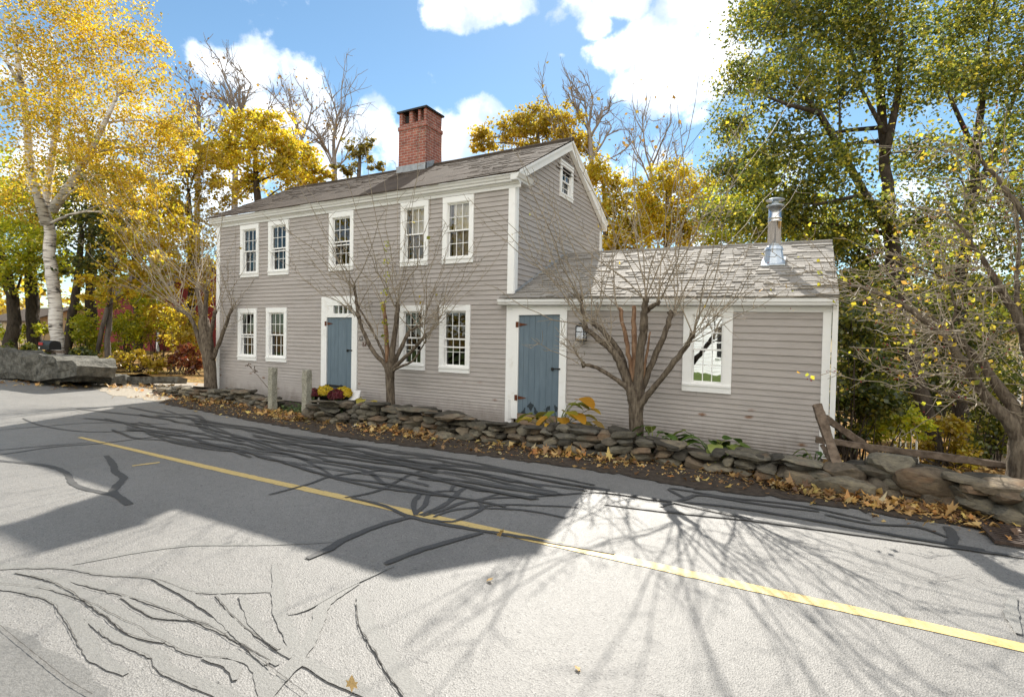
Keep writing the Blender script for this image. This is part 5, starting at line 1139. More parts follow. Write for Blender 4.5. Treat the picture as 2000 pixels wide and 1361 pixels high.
# ---- pollarded apple trees along the wall ---------------------------------------
def sprouts(mb, head, n, ln, out, rr, spread=.55, r0=.0095, twigs=(5, 11), tl=(.12, .45), leafpts=None, upbias=1.0):
    for i in range(max(1, int(n * .82))):
        d = np.array([out[0] * .9, out[1] * .9, upbias]) + rr.normal(0, spread, 3) * np.array([1, .8, .5]); d /= np.linalg.norm(d)
        L_ = rr.uniform(*ln); bend = rr.normal(0, .13, 3) + np.array([0, 0, .3]); p = head + rr.normal(0, .03, 3); pts = [p]; m_ = 7; L_ *= 1.32
        for s in range(m_):
            dd = d + bend * (s / m_) + rr.normal(0, .13, 3); dd /= np.linalg.norm(dd); p = p + dd * L_ / m_; pts.append(p)
        rs = np.linspace(r0 * rr.uniform(.7, 1.2), .0036, len(pts)); mb.tube(pts, rs, 4, False)
        for j in range(rr.integers(*twigs)):
            q = rr.uniform(.12, .98); a = int(q * m_); s0 = pts[a] + (pts[a + 1] - pts[a]) * (q * m_ - a)
            td = (pts[a + 1] - pts[a]); td /= np.linalg.norm(td); sd = np.cross(td, rr.normal(0, 1, 3)); sd /= np.linalg.norm(sd) + 1e-9
            dv = td * rr.uniform(.25, .8) + sd; dv /= np.linalg.norm(dv); l2 = rr.uniform(*tl) * (1.15 - .6 * q)
            e1 = s0 + dv * l2 * .5 + rr.normal(0, .02, 3); e2 = s0 + dv * l2 + td * l2 * .2 + rr.normal(0, .03, 3)
            mb.tube([s0, e1, e2], [.0052, .0042, .003], 3, False)
            if rr.random() < .45: 
                e3 = e1 + np.cross(dv, td) * l2 * .35 * rr.choice([-1, 1]) + dv * l2 * .15; mb.tube([e1, e3], [.003, .002], 3, False)
            if leafpts is not None: leafpts.append(e2)
def apple_tree(label, base, yp, limbs, heads, seed, leaves=14, leafmat='leaf_yellow', ivy=None, name='apple_tree', cl=.07):
    """limbs: [(points [(px,py,width px)], depth swing)] in the tree's own plane; heads: (px,py,swing,n,len0,len1,outx)"""
    rr = np.random.default_rng(seed); b0 = onY(base[0][0], base[0][1], yp); t = thing(name, (b0[0], b0[1], 0.0), label, 'tree', 'bare pruned apple trees'); m = MB(); dead = MB(); tw = MB(); lp = []
    def pt(px, py, sw): return onY(px, py, yp + sw)
    def rad(w_, p): return w_ * .4 * np.linalg.norm(p - CAM) / FPX
    bp = [pt(a, b, 0) for a, b, w_ in base]; br = [rad(w_, p) for (a, b, w_), p in zip(base, bp)]
    bp = [np.array([bp[0][0], bp[0][1], -.1])] + bp; br = [br[0] * 1.3] + br; tp_ = bp[-1]; bp += [tp_ + np.array([0, 0, br[-1] * .8]), tp_ + np.array([0, 0, br[-1] * 1.3])]; br += [br[-1] * .78, br[-1] * .3]
    P2, R2 = [], []
    for i in range(len(bp) - 1):
        for s in np.linspace(0, 1, 4)[:-1]: P2.append(bp[i] * (1 - s) + bp[i + 1] * s + rr.normal(0, .006, 3)); R2.append((br[i] * (1 - s) + br[i + 1] * s) * (1 + rr.normal(0, .03)))
    P2.append(bp[-1]); R2.append(br[-1]); m.tube(P2, R2, 12)
    for pts, sw, kind in limbs:
        if kind == 'limb' and abs(pts[0][1] - base[-1][1]) < 40: pts = [((base[-1][0] * .62 + pts[0][0] * .38), max(pts[0][1], base[-1][1]) + 24, pts[0][2] * 1.15)] + list(pts)
        n = len(pts); q = [pt(px, py, sw * i / (n - 1)) for i, (px, py, w_) in enumerate(pts)]; rs = [rad(w_, p) for (px, py, w_), p in zip(pts, q)]
        Q, S = [], []
        for i in range(n - 1):
            p0, p1, p2, p3 = q[max(i - 1, 0)], q[i], q[i + 1], q[min(i + 2, n - 1)]
            for s in np.linspace(0, 1, 5)[:-1]:
                Q.append(.5 * (2 * p1 + (p2 - p0) * s + (2 * p0 - 5 * p1 + 4 * p2 - p3) * s * s + (3 * p1 - p0 - 3 * p2 + p3) * s ** 3) + rr.normal(0, .006, 3)); S.append((rs[i] * (1 - s) + rs[i + 1] * s) * (1 + rr.normal(0, .05)))
        Q.append(q[-1]); S.append(rs[-1]); (dead if kind == 'dead' else m).tube(Q, S, 9)
        if kind == 'limb': m.tube([q[-1] + np.array([0, 0, -.05]), q[-1] + rr.normal(0, .01, 3), q[-1] + np.array([0, 0, .05])], [S[-1] * .9, S[-1] * 1.45, S[-1] * .7], 7)
    for (px, py, sw, n, l0, l1, ox) in heads:
        h = pt(px, py, sw); sprouts(tw, h, n, (l0, l1), (ox, np.sign(sw) * .35 * (sw != 0)), rr, leafpts=lp)
    m.build('trunk', 'bark_apple', t, True); tw.build('branches', 'twig', t)
    if dead.v: dead.build('dead_stub', 'deadwood', t, True)
    if leaves:
        lp = np.array(lp); s = lp[rr.choice(len(lp), leaves, replace=False)]; quads('leaves', s, rr.normal(0, 1, s.shape), cl, leafmat, t, seed)
    if ivy:
        A = []
        for (px, py) in ivy: A.append(pt(px, py, -.08) + rr.normal(0, .04, (16, 3)) * np.array([1, 1, 1.6]))
        A = np.concatenate(A); quads('ivy', A, rr.normal(0, .6, A.shape) + np.array([0, -.6, .3]), .055, 'leaf_lime', t, seed + 3)
    return t
apple_tree('bare apple tree with the thickest trunk, before the wing between blue door and window', [(1243, 850, 36), (1242, 800, 34), (1241, 765, 38)], 8.35, [
 ([(1228, 760, 16), (1205, 742, 11), (1165, 718, 9), (1140, 712, 8)], -.25, 'limb'),
 ([(1232, 765, 22), (1213, 715, 19), (1195, 683, 17), (1168, 662, 14), (1143, 640, 11)], -.15, 'limb'),
 ([(1232, 755, 18), (1210, 690, 15), (1185, 655, 13), (1160, 632, 11)], .35, 'limb'),
 ([(1143, 640, 10), (1140, 615, 9), (1135, 585, 7)], 0, 'limb'),
 ([(1236, 745, 12), (1228, 690, 11), (1218, 640, 10), (1210, 602, 9)], .2, 'dead'), ([(1240, 740, 12), (1239, 680, 14), (1238, 640, 12), (1238, 598, 10)], .3, 'dead'),
 ([(1246, 755, 24), (1250, 690, 21), (1257, 640, 20), (1258, 605, 16), (1262, 585, 12)], -.2, 'limb'),
 ([(1253, 760, 17), (1272, 710, 15), (1292, 668, 14), (1304, 635, 13), (1312, 612, 11)], .3, 'limb'),
 ([(1256, 782, 16), (1285, 748, 13), (1318, 706, 14), (1342, 672, 12), (1352, 655, 9)], -.3, 'limb'),
 ([(1252, 750, 8), (1262, 700, 6), (1270, 648, 4)], -.1, 'dead'), ([(1258, 610, 14), (1272, 600, 12), (1285, 590, 8)], -.25, 'limb')],
 [(1140, 712, -.25, 7, .3, .7, -1.0), (1143, 638, -.15, 7, .8, 1.9, -.8), (1135, 585, -.15, 10, 1.1, 2.6, -.35), (1160, 630, .35, 10, .9, 2.0, -.5), (1210, 604, .2, 5, .9, 2.2, -.1), (1262, 585, -.2, 13, 1.6, 3.6, 0), (1285, 590, -.25, 8, 1.4, 2.9, .2),
  (1312, 612, .3, 11, 1.2, 2.9, .3), (1352, 655, -.3, 12, .8, 2.1, .7), (1340, 672, -.28, 6, .6, 1.5, 1.1), (1195, 683, -.1, 5, .5, 1.3, -.4)], 31, 12)
apple_tree('bare apple tree with ivy on its center stem, beside the house number', [(763, 795, 22), (762, 750, 20), (761, 718, 22)], 8.42, [
 ([(755, 715, 12), (735, 694, 10), (715, 660, 9), (705, 635, 8), (700, 618, 8)], -.2, 'limb'), ([(757, 712, 8), (742, 675, 6), (724, 640, 5), (700, 600, 4)], .25, 'limb'),
 ([(758, 708, 13), (755, 665, 11), (752, 620, 10), (749, 595, 8)], .1, 'dead'), ([(764, 708, 15), (770, 660, 13), (775, 620, 12), (777, 596, 9)], -.1, 'limb'),
 ([(768, 712, 11), (783, 682, 10), (795, 655, 9), (802, 645, 6), (825, 634, 4)], .2, 'limb'), ([(770, 718, 10), (800, 690, 8), (830, 656, 7)], -.3, 'limb'), ([(771, 722, 7), (806, 704, 5), (831, 666, 3)], -.4, 'limb'),
 ([(700, 618, 8), (696, 590, 7), (692, 560, 6)], -.1, 'limb')],
 [(700, 618, -.2, 9, .8, 1.9, -.8), (692, 560, -.2, 10, 1.0, 2.4, -.3), (703, 602, .25, 8, .8, 2.0, -.55), (749, 596, .1, 9, 1.0, 2.5, -.1), (777, 596, -.1, 13, 1.2, 3.0, .1), (802, 645, .2, 8, .8, 2.2, .4), (830, 656, -.3, 11, .8, 2.0, .75), (825, 634, .2, 8, .7, 1.9, .8), (735, 660, 0, 5, .6, 1.6, -.5), (831, 666, -.4, 4, .3, .8, .9)], 32, 10,
 ivy=[(750, 600), (754, 570), (756, 540), (757, 510), (757, 480), (752, 630), (751, 660)])
apple_tree('bare apple tree standing at the far left corner of the house', [(412, 765, 26), (410, 720, 24), (403, 660, 24), (398, 630, 22)], 8.75, [
 ([(402, 700, 10), (388, 660, 9), (372, 620, 8), (350, 606, 7)], -.3, 'limb'), ([(398, 640, 14), (392, 600, 11), (385, 565, 8)], .2, 'limb'), ([(410, 690, 9), (412, 650, 8), (420, 610, 7)], -.2, 'limb'),
 ([(416, 700, 10), (432, 660, 8), (446, 620, 7), (452, 605, 6)], .1, 'limb'), ([(400, 640, 11), (402, 600, 9), (403, 570, 7)], -.1, 'limb')],
 [(350, 606, -.3, 18, 1.5, 4.2, -.75), (372, 618, -.2, 13, 1.7, 4.4, -.5), (385, 565, .2, 15, 1.6, 4.0, -.35), (403, 570, -.1, 12, 1.4, 3.8, -.1), (420, 610, -.2, 8, 1.0, 2.8, .2), (452, 605, .1, 11, 1.0, 2.8, .45), (440, 640, .05, 5, .6, 1.8, .5)], 33, 10)
# ---- crabapple at the right edge
rr = np.random.default_rng(41); yc = 7.9
cb0 = onY(1992, 960, yc); crab = thing('crabapple_tree', (cb0[0], cb0[1], 0), 'crabapple with red berries and few yellow leaves arching in from the right edge', 'tree')
m = MB(); tw = MB(); lpts = []
def cpt(px, py, sw=0): return onY(px, py, yc + sw)
def crad(w_, p): return w_ * .43 * np.linalg.norm(p - CAM) / FPX
LIMBS = [([(1992, 1000, 40), (1990, 930, 36), (1994, 880, 34), (1998, 850, 32)], 0),
 ([(1998, 862, 26), (1965, 815, 22), (1925, 775, 17), (1885, 715, 14), (1855, 672, 12), (1815, 632, 10), (1770, 600, 8), (1715, 572, 6), (1655, 556, 4)], -.3),
 ([(1998, 850, 24), (1975, 790, 20), (1935, 735, 15), (1900, 690, 11), (1845, 640, 7), (1800, 612, 4)], .4),
 ([(2000, 855, 28), (2020, 760, 22), (2000, 650, 16), (1960, 570, 11), (1925, 520, 8), (1890, 460, 5), (1850, 420, 3)], .2),
 ([(2005, 850, 26), (2060, 720, 20), (2050, 560, 14), (2010, 440, 10), (1960, 360, 7), (1900, 290, 4)], -.2), ([(1940, 790, 9), (1910, 745, 7), (1890, 690, 5), (1880, 640, 3)], -.5),
 ([(1885, 715, 7), (1862, 655, 5), (1865, 600, 4), (1855, 560, 3)], -.2), ([(2000, 650, 9), (1985, 560, 7), (1990, 470, 5), (1980, 400, 3)], .5), ([(1900, 790, 7), (1850, 770, 5), (1800, 755, 3)], -.3), ([(1960, 570, 7), (1900, 555, 5), (1840, 540, 4), (1780, 520, 3)], .3)]
for pts, sw in LIMBS:
    n = len(pts); q = [cpt(px, py, sw * i / (n - 1)) for i, (px, py, w_) in enumerate(pts)]; rs = [crad(w_, p) for (px, py, w_), p in zip(pts, q)]; Q, S = [], []
    for i in range(n - 1):
        p0, p1, p2, p3 = q[max(i - 1, 0)], q[i], q[i + 1], q[min(i + 2, n - 1)]
        for s in np.linspace(0, 1, 5)[:-1]: Q.append(.5 * (2 * p1 + (p2 - p0) * s + (2 * p0 - 5 * p1 + 4 * p2 - p3) * s * s + (3 * p1 - p0 - 3 * p2 + p3) * s ** 3) + rr.normal(0, .008, 3)); S.append(rs[i] * (1 - s) + rs[i + 1] * s)
    Q.append(q[-1]); S.append(rs[-1]); m.tube(Q, S, 9)
    if sw == 0: continue
    for i in range(4, len(Q)):
        if S[i] < .09:
            for _ in range(rr.integers(0, 3) if S[i] > .03 else rr.integers(1, 3)):
                a = (Q[i] - Q[i - 1]); a /= np.linalg.norm(a); sprouts(tw, Q[i], 1, (.3, 1.0), (a[0] * .9 - .25, rr.normal(0, .4)), rr, .6, .006, (3, 8), (.1, .35), lpts, upbias=rr.uniform(-.2, .75))
for q in ((1655, 556), (1640, 575), (1590, 590), (1540, 600)): lpts.append(cpt(q[0], q[1], -.3))
a = cpt(1660, 558, -.3); sprouts(tw, a, 5, (.5, 1.1), (-2.2, -.1), rr, .2, .005, (3, 6), (.1, .25), lpts, -.25)
m.build('trunk', 'bark_apple', crab, True); tw.build('branches', 'twig', crab)
lp_ = np.array(lpts); pick = lp_[rr.choice(len(lp_), 560)] + rr.normal(0, .05, (560, 3)); quads('leaves', pick, rr.normal(0, 1, pick.shape), .06, mat_leaf('crab_leaf', [(0, (.3, .33, .03)), (.4, (.55, .5, .04)), (.7, (.66, .5, .04)), (1, (.6, .3, .05))], .6), crab, 4)
M['berry'] = mat_flat('red_berry', (.24, .015, .02), .3)
bm_ = MB()
for c in lp_[rr.choice(len(lp_), 170)]:
    for _ in range(rr.integers(1, 4)):
        o_ = c + rr.normal(0, .03, 3) - np.array([0, 0, .03]); s = .009; bm_.add([o_ + np.array(v) * s for v in ((1, 0, 0), (-1, 0, 0), (0, 1, 0), (0, -1, 0), (0, 0, 1), (0, 0, -1))], [(0, 2, 4), (2, 1, 4), (1, 3, 4), (3, 0, 4), (2, 0, 5), (1, 2, 5), (3, 1, 5), (0, 3, 5)])
bo = bm_.build('berries', 'berry', crab); bo['kind'] = 'stuff'
# ---- left woods
GL = 'trees of the left woods'
big_tree('birch_tree', 'tall white birch with yellow crown beside the mailbox', None, 21, [(110, 715, 36), (108, 640, 34), (103, 560, 33), (97, 480, 30), (88, 400, 26), (100, 320, 20), (112, 240, 15), (116, 170, 11), (98, 60, 7)], 'birch',
 [(40, 30, 105, -1, 1900), (150, 20, 100, .5, 1900), (235, 60, 75, 0, 1100), (300, 110, 45, .5, 420), (55, 150, 105, -1, 2000), (175, 150, 105, 1, 2100), (285, 190, 75, 0, 1300), (345, 250, 42, .5, 600), (105, 270, 100, -1.5, 2000), (225, 270, 95, 0, 2000), (320, 290, 60, 1, 1000), (40, 370, 80, 1, 1300), (180, 350, 70, -1, 1000), (280, 350, 60, 0, 900), (230, 420, 50, -1, 600)], 'leaf_birch', .10, 51, density=1.7,
 thick=.66, limbs=[[(92, 440, 20, 0), (60, 330, 15, -.5), (52, 229, 12, -.8), (36, 123, 9, -1), (26, 40, 6, -1)], [(103, 410, 18, 0), (148, 345, 14, -.6), (176, 300, 11, -1), (205, 240, 8, -1), (228, 190, 6, -1)], [(36, 160, 7, -.8), (10, 115, 5, -1), (-20, 80, 3, -1)]])
big_tree('maple_tree', 'curved dark trunk at the left edge under green yellow leaves', GL, 25, [(18, 690, 24), (28, 640, 22), (24, 590, 20), (12, 530, 16), (-5, 470, 10)], 'bark_dark', [(0, 450, 85, 0, 1700), (-50, 380, 90, 1, 1500), (60, 470, 60, -1, 1000), (10, 540, 50, -1, 800), (-40, 520, 70, 0, 1000)], 'leaf_lime', .16, 52, density=1.0)
big_tree('maple_tree', 'straight dark trunk between the left edge trunk and the birch', GL, 26, [(67, 690, 24), (66, 620, 22), (62, 550, 19), (60, 480, 12), (60, 420, 7)], 'bark_dark', [(70, 420, 85, 0, 1700), (20, 350, 70, 1, 1100), (110, 500, 60, 1, 1000), (60, 520, 50, -1, 700)], 'leaf_lime', .16, 53, density=1.0)
big_tree('maple_tree', 'leaning dark trunk close right of the birch', GL, 23, [(130, 700, 14), (136, 640, 15), (148, 580, 14), (155, 520, 12), (160, 450, 8)], 'bark_dark', [(170, 410, 75, 1, 1300), (190, 470, 65, 0, 1200), (130, 360, 60, 2, 800), (180, 530, 45, -1, 700)], 'leaf_dark', .16, 54, density=0.9)
big_tree('maple_tree', 'thick dark trunk in front of the red house', GL, 27, [(178, 690, 20), (178, 620, 18), (176, 560, 16), (176, 480, 12), (180, 400, 8)], 'bark_dark', [(240, 400, 85, 0, 1700), (200, 330, 70, 2, 1000), (270, 480, 60, -1, 1100), (210, 540, 45, -1, 600), (300, 400, 60, 1, 900)], 'leaf_gold', .18, 55, density=1.0)
big_tree('maple_tree', 'thin forked trunk on the leafy floor right of the red house', GL, 22, [(211, 735, 11), (211, 660, 10), (214, 590, 9), (218, 520, 7), (225, 450, 5)], 'bark_gray', [(250, 500, 55, -1, 1000), (310, 480, 60, 1, 1100), (220, 560, 45, -1, 700), (290, 550, 45, 0, 700), (340, 430, 55, 1, 800)], 'leaf_yellow', .15, 56, density=1.0, limbs=[[(190, 690, 8, 0), (200, 640, 8, 0), (210, 600, 7, 0)]])
big_tree('maple_tree', 'gold maple just left of the roof corner', GL, 30, [(372, 690, 16), (375, 560, 14), (372, 460, 11), (368, 380, 8)], 'bark_dark', [(350, 340, 65, 0, 1300), (385, 420, 65, 1, 1300), (330, 420, 55, -1, 900), (400, 490, 55, 0, 1000), (350, 270, 45, 0, 700), (395, 300, 45, 0, 800), (360, 520, 55, -1, 1000), (395, 570, 45, 0, 700), (420, 370, 50, 1, 800), (330, 600, 45, -1, 700)], 'leaf_gold', .17, 57, density=0.9)
big_tree('maple_tree', 'dark green maple high behind the birch', GL, 32, [(270, 690, 18), (268, 560, 16), (262, 440, 12), (255, 330, 8)], 'bark_dark', [(230, 330, 80, 0, 1300), (130, 430, 90, 1, 1500), (290, 400, 70, 0, 1100), (40, 470, 80, 1, 1200), (200, 500, 60, 0, 900), (300, 510, 50, 0, 700)], 'leaf_green', .21, 58, density=0.6)
big_tree('maple_tree', 'bright yellow maple rising over the left end of the house roof', GL, 33, [(505, 700, 20), (508, 480, 17), (505, 400, 15), (500, 340, 10), (498, 290, 6)], 'bark_dark', [(482, 250, 48, 0, 1100), (535, 262, 48, 0, 1200), (590, 305, 46, 0, 1000), (445, 290, 50, 1, 1100), (520, 320, 55, 0, 1300), (580, 350, 45, -1, 900), (620, 335, 28, 0, 420), (450, 350, 45, 0, 900), (420, 300, 40, 1, 700), (500, 372, 40, 1, 400), (610, 360, 30, 0, 400)], 'leaf_yellow', .2, 59)
big_tree('small_tree', 'sparse olive tree peeking over the roof left of the chimney', GL, 38, [(700, 700, 14), (700, 420, 11), (702, 320, 7), (705, 280, 4)], 'bark_gray', [(700, 295, 32, 0, 420), (730, 315, 22, 0, 200), (675, 325, 26, 0, 240), (720, 280, 18, 0, 110)], 'leaf_olive', .22, 60)
# ---- bare trees far behind
def bare_tree(label, depth, trunk, fans, seed, leaves=0, group='bare trees behind the house', r0=.04, mat='bark_pale', lmat='leaf_brown'):
    rr = np.random.default_rng(seed); k = depth / FPX; base = atD(trunk[0][0], trunk[0][1], depth); g = float(gz(base[0], base[1])); t = thing('bare_tree', (base[0], base[1], g), label, 'tree', group)
    m = MB(); pts = [np.array([base[0], base[1], g - .1])] + [atD(a, b, depth) for a, b, w_ in trunk]; m.tube(pts, [trunk[0][2] * k * .6] + [w_ * k * .5 for a, b, w_ in trunk], 8); tips = []; tw = MB()
    def grow(p, d, L_, r_, lev):
        q = [p]; n = 4
        for s in range(n): d = d + rr.normal(0, .11, 3) + np.array([0, 0, .05]); d = d / np.linalg.norm(d); p = p + d * L_ / n; q.append(p)
        tw.tube(q, np.linspace(r_, max(.008, r_ * .5), n + 1), 4 if lev > 0 else 5, False)
        if lev >= 3: tips.append(p); return
        for c in range(rr.integers(3, 6)):
            f = rr.integers(1, n + 1); dv = d + rr.normal(0, .5, 3); dv[2] += .12; dv /= np.linalg.norm(dv); grow(q[f], dv, L_ * rr.uniform(.5, .75), r_ * .55, lev + 1)
    for (sx, sy, ex, ey, w_) in fans:
        a, b = atD(sx, sy, depth), atD(ex, ey, depth + rr.normal(0, 1.2)); d = b - a; L_ = np.linalg.norm(d); grow(a, d / L_, L_ * .62, w_ * k * .5, 0)
    m.build('trunk', mat, t, True); tw.build('limbs', mat, t)
    if leaves:
        tp = np.array(tips); s = tp[rr.choice(len(tp), leaves)] + rr.normal(0, .3, (leaves, 3)); quads('leaves', s, rr.normal(0, 1, s.shape), .26, lmat, t, seed)
    return t
bare_tree('bare gray tree with the tallest top above the left roof end', 44, [(458, 700, 14), (458, 420, 12), (460, 320, 10), (462, 260, 8)], [(462, 260, 450, 110, 7), (462, 270, 500, 130, 6), (460, 290, 400, 170, 6), (461, 300, 540, 190, 5), (460, 310, 385, 240, 4), (462, 260, 470, 90, 5)], 61, 60)
bare_tree('bare tree with scattered orange leaves left of the fan shaped one', 46, [(590, 700, 12), (588, 420, 10), (590, 330, 8), (592, 280, 6)], [(592, 280, 565, 150, 5), (592, 270, 620, 180, 5), (590, 300, 545, 220, 4), (592, 290, 640, 220, 4)], 62, 170)
bare_tree('bare fan shaped tree directly left of the chimney', 48, [(652, 700, 12), (652, 420, 10), (654, 330, 9), (652, 290, 7)], [(652, 300, 640, 165, 6), (653, 290, 670, 180, 5), (652, 310, 700, 210, 5), (652, 320, 610, 200, 5), (653, 330, 720, 270, 4), (652, 330, 605, 260, 4)], 63, 0)
bare_tree('bare tree with brown leaves between birch and roof', 42, [(385, 700, 12), (385, 420, 10), (388, 320, 8), (390, 260, 6)], [(390, 270, 380, 150, 5), (390, 260, 420, 160, 5), (388, 290, 350, 190, 4)], 64, 300)
bare_tree('bare gray tree rising behind the gable peak', 36, [(1150, 700, 13), (1152, 400, 11), (1156, 320, 10), (1150, 250, 8)], [(1150, 255, 1100, 160, 6), (1150, 250, 1140, 140, 5), (1152, 270, 1200, 180, 6), (1155, 310, 1220, 220, 5), (1154, 300, 1040, 190, 5), (1156, 330, 1230, 300, 4), (1150, 250, 1170, 150, 5)], 65, 30)
bare_tree('thin bare tree right of the gable behind the wing roof', 34, [(1268, 700, 10), (1268, 450, 8), (1270, 380, 7), (1272, 330, 6)], [(1272, 340, 1262, 215, 5), (1272, 330, 1300, 250, 5), (1270, 360, 1240, 260, 4), (1272, 350, 1330, 290, 4), (1268, 380, 1360, 320, 4)], 66, 40)
# ---- behind the gable and the wing
GB = 'autumn trees behind the wing'
big_tree('maple_tree', 'gold tree showing between chimney and gable peak', GB, 36, [(1060, 700, 18), (1058, 420, 14), (1055, 320, 10), (1050, 260, 6)], 'bark_gray', [(958, 268, 38, 0, 700), (1005, 245, 42, 0, 900), (1058, 240, 44, 1, 950), (1105, 250, 42, 0, 850), (1040, 285, 45, 0, 700), (1135, 285, 38, 1, 700), (930, 285, 20, 0, 160)], 'leaf_gold', .2, 71, density=1.7)
big_tree('maple_tree', 'yellow tree pressed against the rear edge of the gable', GB, 28, [(1185, 700, 16), (1185, 520, 13), (1182, 420, 9), (1178, 350, 6)], 'bark_gray', [(1165, 340, 40, 0, 800), (1195, 395, 45, 0, 1000), (1185, 450, 50, 0, 1100), (1225, 450, 45, 1, 900), (1215, 490, 45, 0, 800)], 'leaf_yellow', .16, 72, density=2.0)
big_tree('maple_tree', 'pale gold tree above the middle of the wing roof', GB, 30, [(1300, 700, 16), (1300, 520, 13), (1302, 420, 9), (1305, 360, 6)], 'bark_gray', [(1255, 390, 50, 0, 900), (1305, 345, 45, 0, 800), (1310, 410, 55, 1, 1100), (1270, 450, 50, 0, 900), (1345, 450, 50, 0, 900), (1365, 370, 50, 1, 900), (1400, 430, 50, 0, 800)], 'leaf_yellow', .17, 73, density=2.0)
big_tree('maple_tree', 'yellow green maple filling the gap behind the stove pipe', GB, 25, [(1480, 720, 18), (1482, 560, 15), (1480, 460, 11), (1478, 380, 7)], 'bark_dark', [(1430, 390, 55, 0, 1300), (1480, 340, 55, 0, 1300), (1530, 400, 60, 0, 1500), (1470, 440, 60, 0, 1500), (1590, 440, 60, 0, 1400), (1400, 470, 45, 0, 800), (1550, 480, 50, 0, 1000)], 'leaf_lime', .14, 74)
big_tree('maple_tree', 'dense green gold tree just past the right end of the wing', GB, 22, [(1690, 860, 20), (1690, 700, 17), (1688, 580, 12), (1690, 500, 8)], 'bark_dark', [(1660, 480, 55, 0, 1300), (1720, 520, 60, 0, 1400), (1680, 580, 60, 0, 1500), (1740, 610, 60, 0, 1400), (1700, 670, 60, 0, 1500), (1670, 740, 50, 0, 1200), (1750, 720, 60, 0, 1400), (1720, 800, 50, 0, 1000)], 'leaf_dark', .13, 75, density=1.9)
big_tree('maple_tree', 'dark leafy tree far back between the two big trunks', GB, 26, [(1830, 880, 20), (1830, 700, 17), (1832, 560, 12), (1830, 480, 8)], 'bark_dark', [(1800, 470, 60, 0, 1200), (1850, 540, 60, 0, 1300), (1810, 620, 60, 0, 1300), (1880, 640, 60, 0, 1200), (1840, 720, 60, 0, 1200), (1940, 700, 70, 0, 1300), (1960, 600, 70, 0, 1300), (1800, 790, 50, 0, 900), (1900, 800, 60, 0, 1000)], 'leaf_dark', .15, 76, density=1.7)
# ---- big maples on the right
GR = 'big backlit trees on the right'
big_tree('maple_tree', 'large forked maple with a leaning dark trunk right of the stove pipe', GR, 16.5, [(1832, 905, 32), (1812, 820, 29), (1790, 740, 28), (1765, 640, 27), (1748, 540, 28), (1738, 440, 26), (1728, 330, 19), (1722, 220, 17), (1712, 110, 13), (1700, 10, 9), (1690, -80, 6)], 'bark_dark',
 [(1475, 40, 75, 4, 1000), (1455, 150, 70, 5, 950), (1425, 250, 55, 6, 650), (1555, 30, 85, 0, 1150), (1530, 160, 75, -1, 950), (1520, 290, 75, 0, 950), (1455, 350, 60, 5, 750), (1640, 50, 85, 1, 1150), (1640, 170, 60, 0, 650), (1610, 330, 70, -1, 850), (1560, 410, 65, 0, 800), (1730, 60, 90, 0, 1200), (1790, 160, 75, 0, 900), (1790, 300, 55, 1, 500), (1680, 420, 60, 0, 650), (1620, 470, 55, 1, 650), (1490, 440, 55, 0, 650), (1420, 420, 50, 1, 500), (1410, 330, 42, 6, 400), (1560, -60, 90, 0, 800), (1700, -50, 90, 0, 800), (1690, 560, 50, 0, 450), (1820, 420, 55, -1, 500)], 'leaf_green', .115, 81,
 limbs=[[(1742, 460, 18, 0), (1690, 380, 15, -.3), (1640, 290, 13, -.6), (1600, 220, 11, -.8), (1565, 185, 7, -1)], [(1730, 300, 16, 0), (1755, 180, 12, .3), (1760, 60, 8, .5)], [(1600, 220, 9, -.8), (1540, 205, 6, -1.2), (1500, 190, 4, -1.4)], [(1690, 380, 9, -.3), (1640, 390, 6, -.6), (1590, 400, 4, -.8)], [(1728, 260, 9, 0), (1680, 170, 6, .4), (1660, 90, 4, .6)]], spread=.3, twigs=9, density=2.7)
big_tree('maple_tree', 'dark maple trunk standing between the leaning maple and the crabapple', GR, 18.5, [(1890, 930, 50), (1880, 850, 42), (1872, 760, 38), (1872, 640, 34), (1880, 520, 32), (1895, 400, 28), (1905, 300, 24), (1918, 200, 18), (1930, 80, 10)], 'bark_dark',
 [(1850, 40, 80, 0, 900), (1940, 20, 95, 1, 1200), (1975, 140, 85, 0, 1000), (1880, 150, 70, 0, 700), (1960, 270, 75, 0, 800), (1850, 320, 55, -1, 450), (1930, 400, 70, 1, 750), (1870, 470, 60, 0, 550), (1990, 470, 80, 0, 900), (1900, 560, 60, 0, 600), (1990, 590, 80, 1, 900), (2050, 100, 110, 0, 1100), (2060, 330, 110, 0, 1100), (1930, -80, 100, 0, 800)], 'leaf_green', .12, 82,
 limbs=[[(1895, 400, 14, 0), (1940, 300, 10, .4), (1985, 180, 7, .6), (2010, 80, 4, .6)], [(1905, 300, 10, 0), (1860, 200, 7, -.4), (1830, 120, 4, -.6)]], spread=.32, twigs=8, density=2.6, thick=.66)
GS = 'shrubs behind the fallen fence'
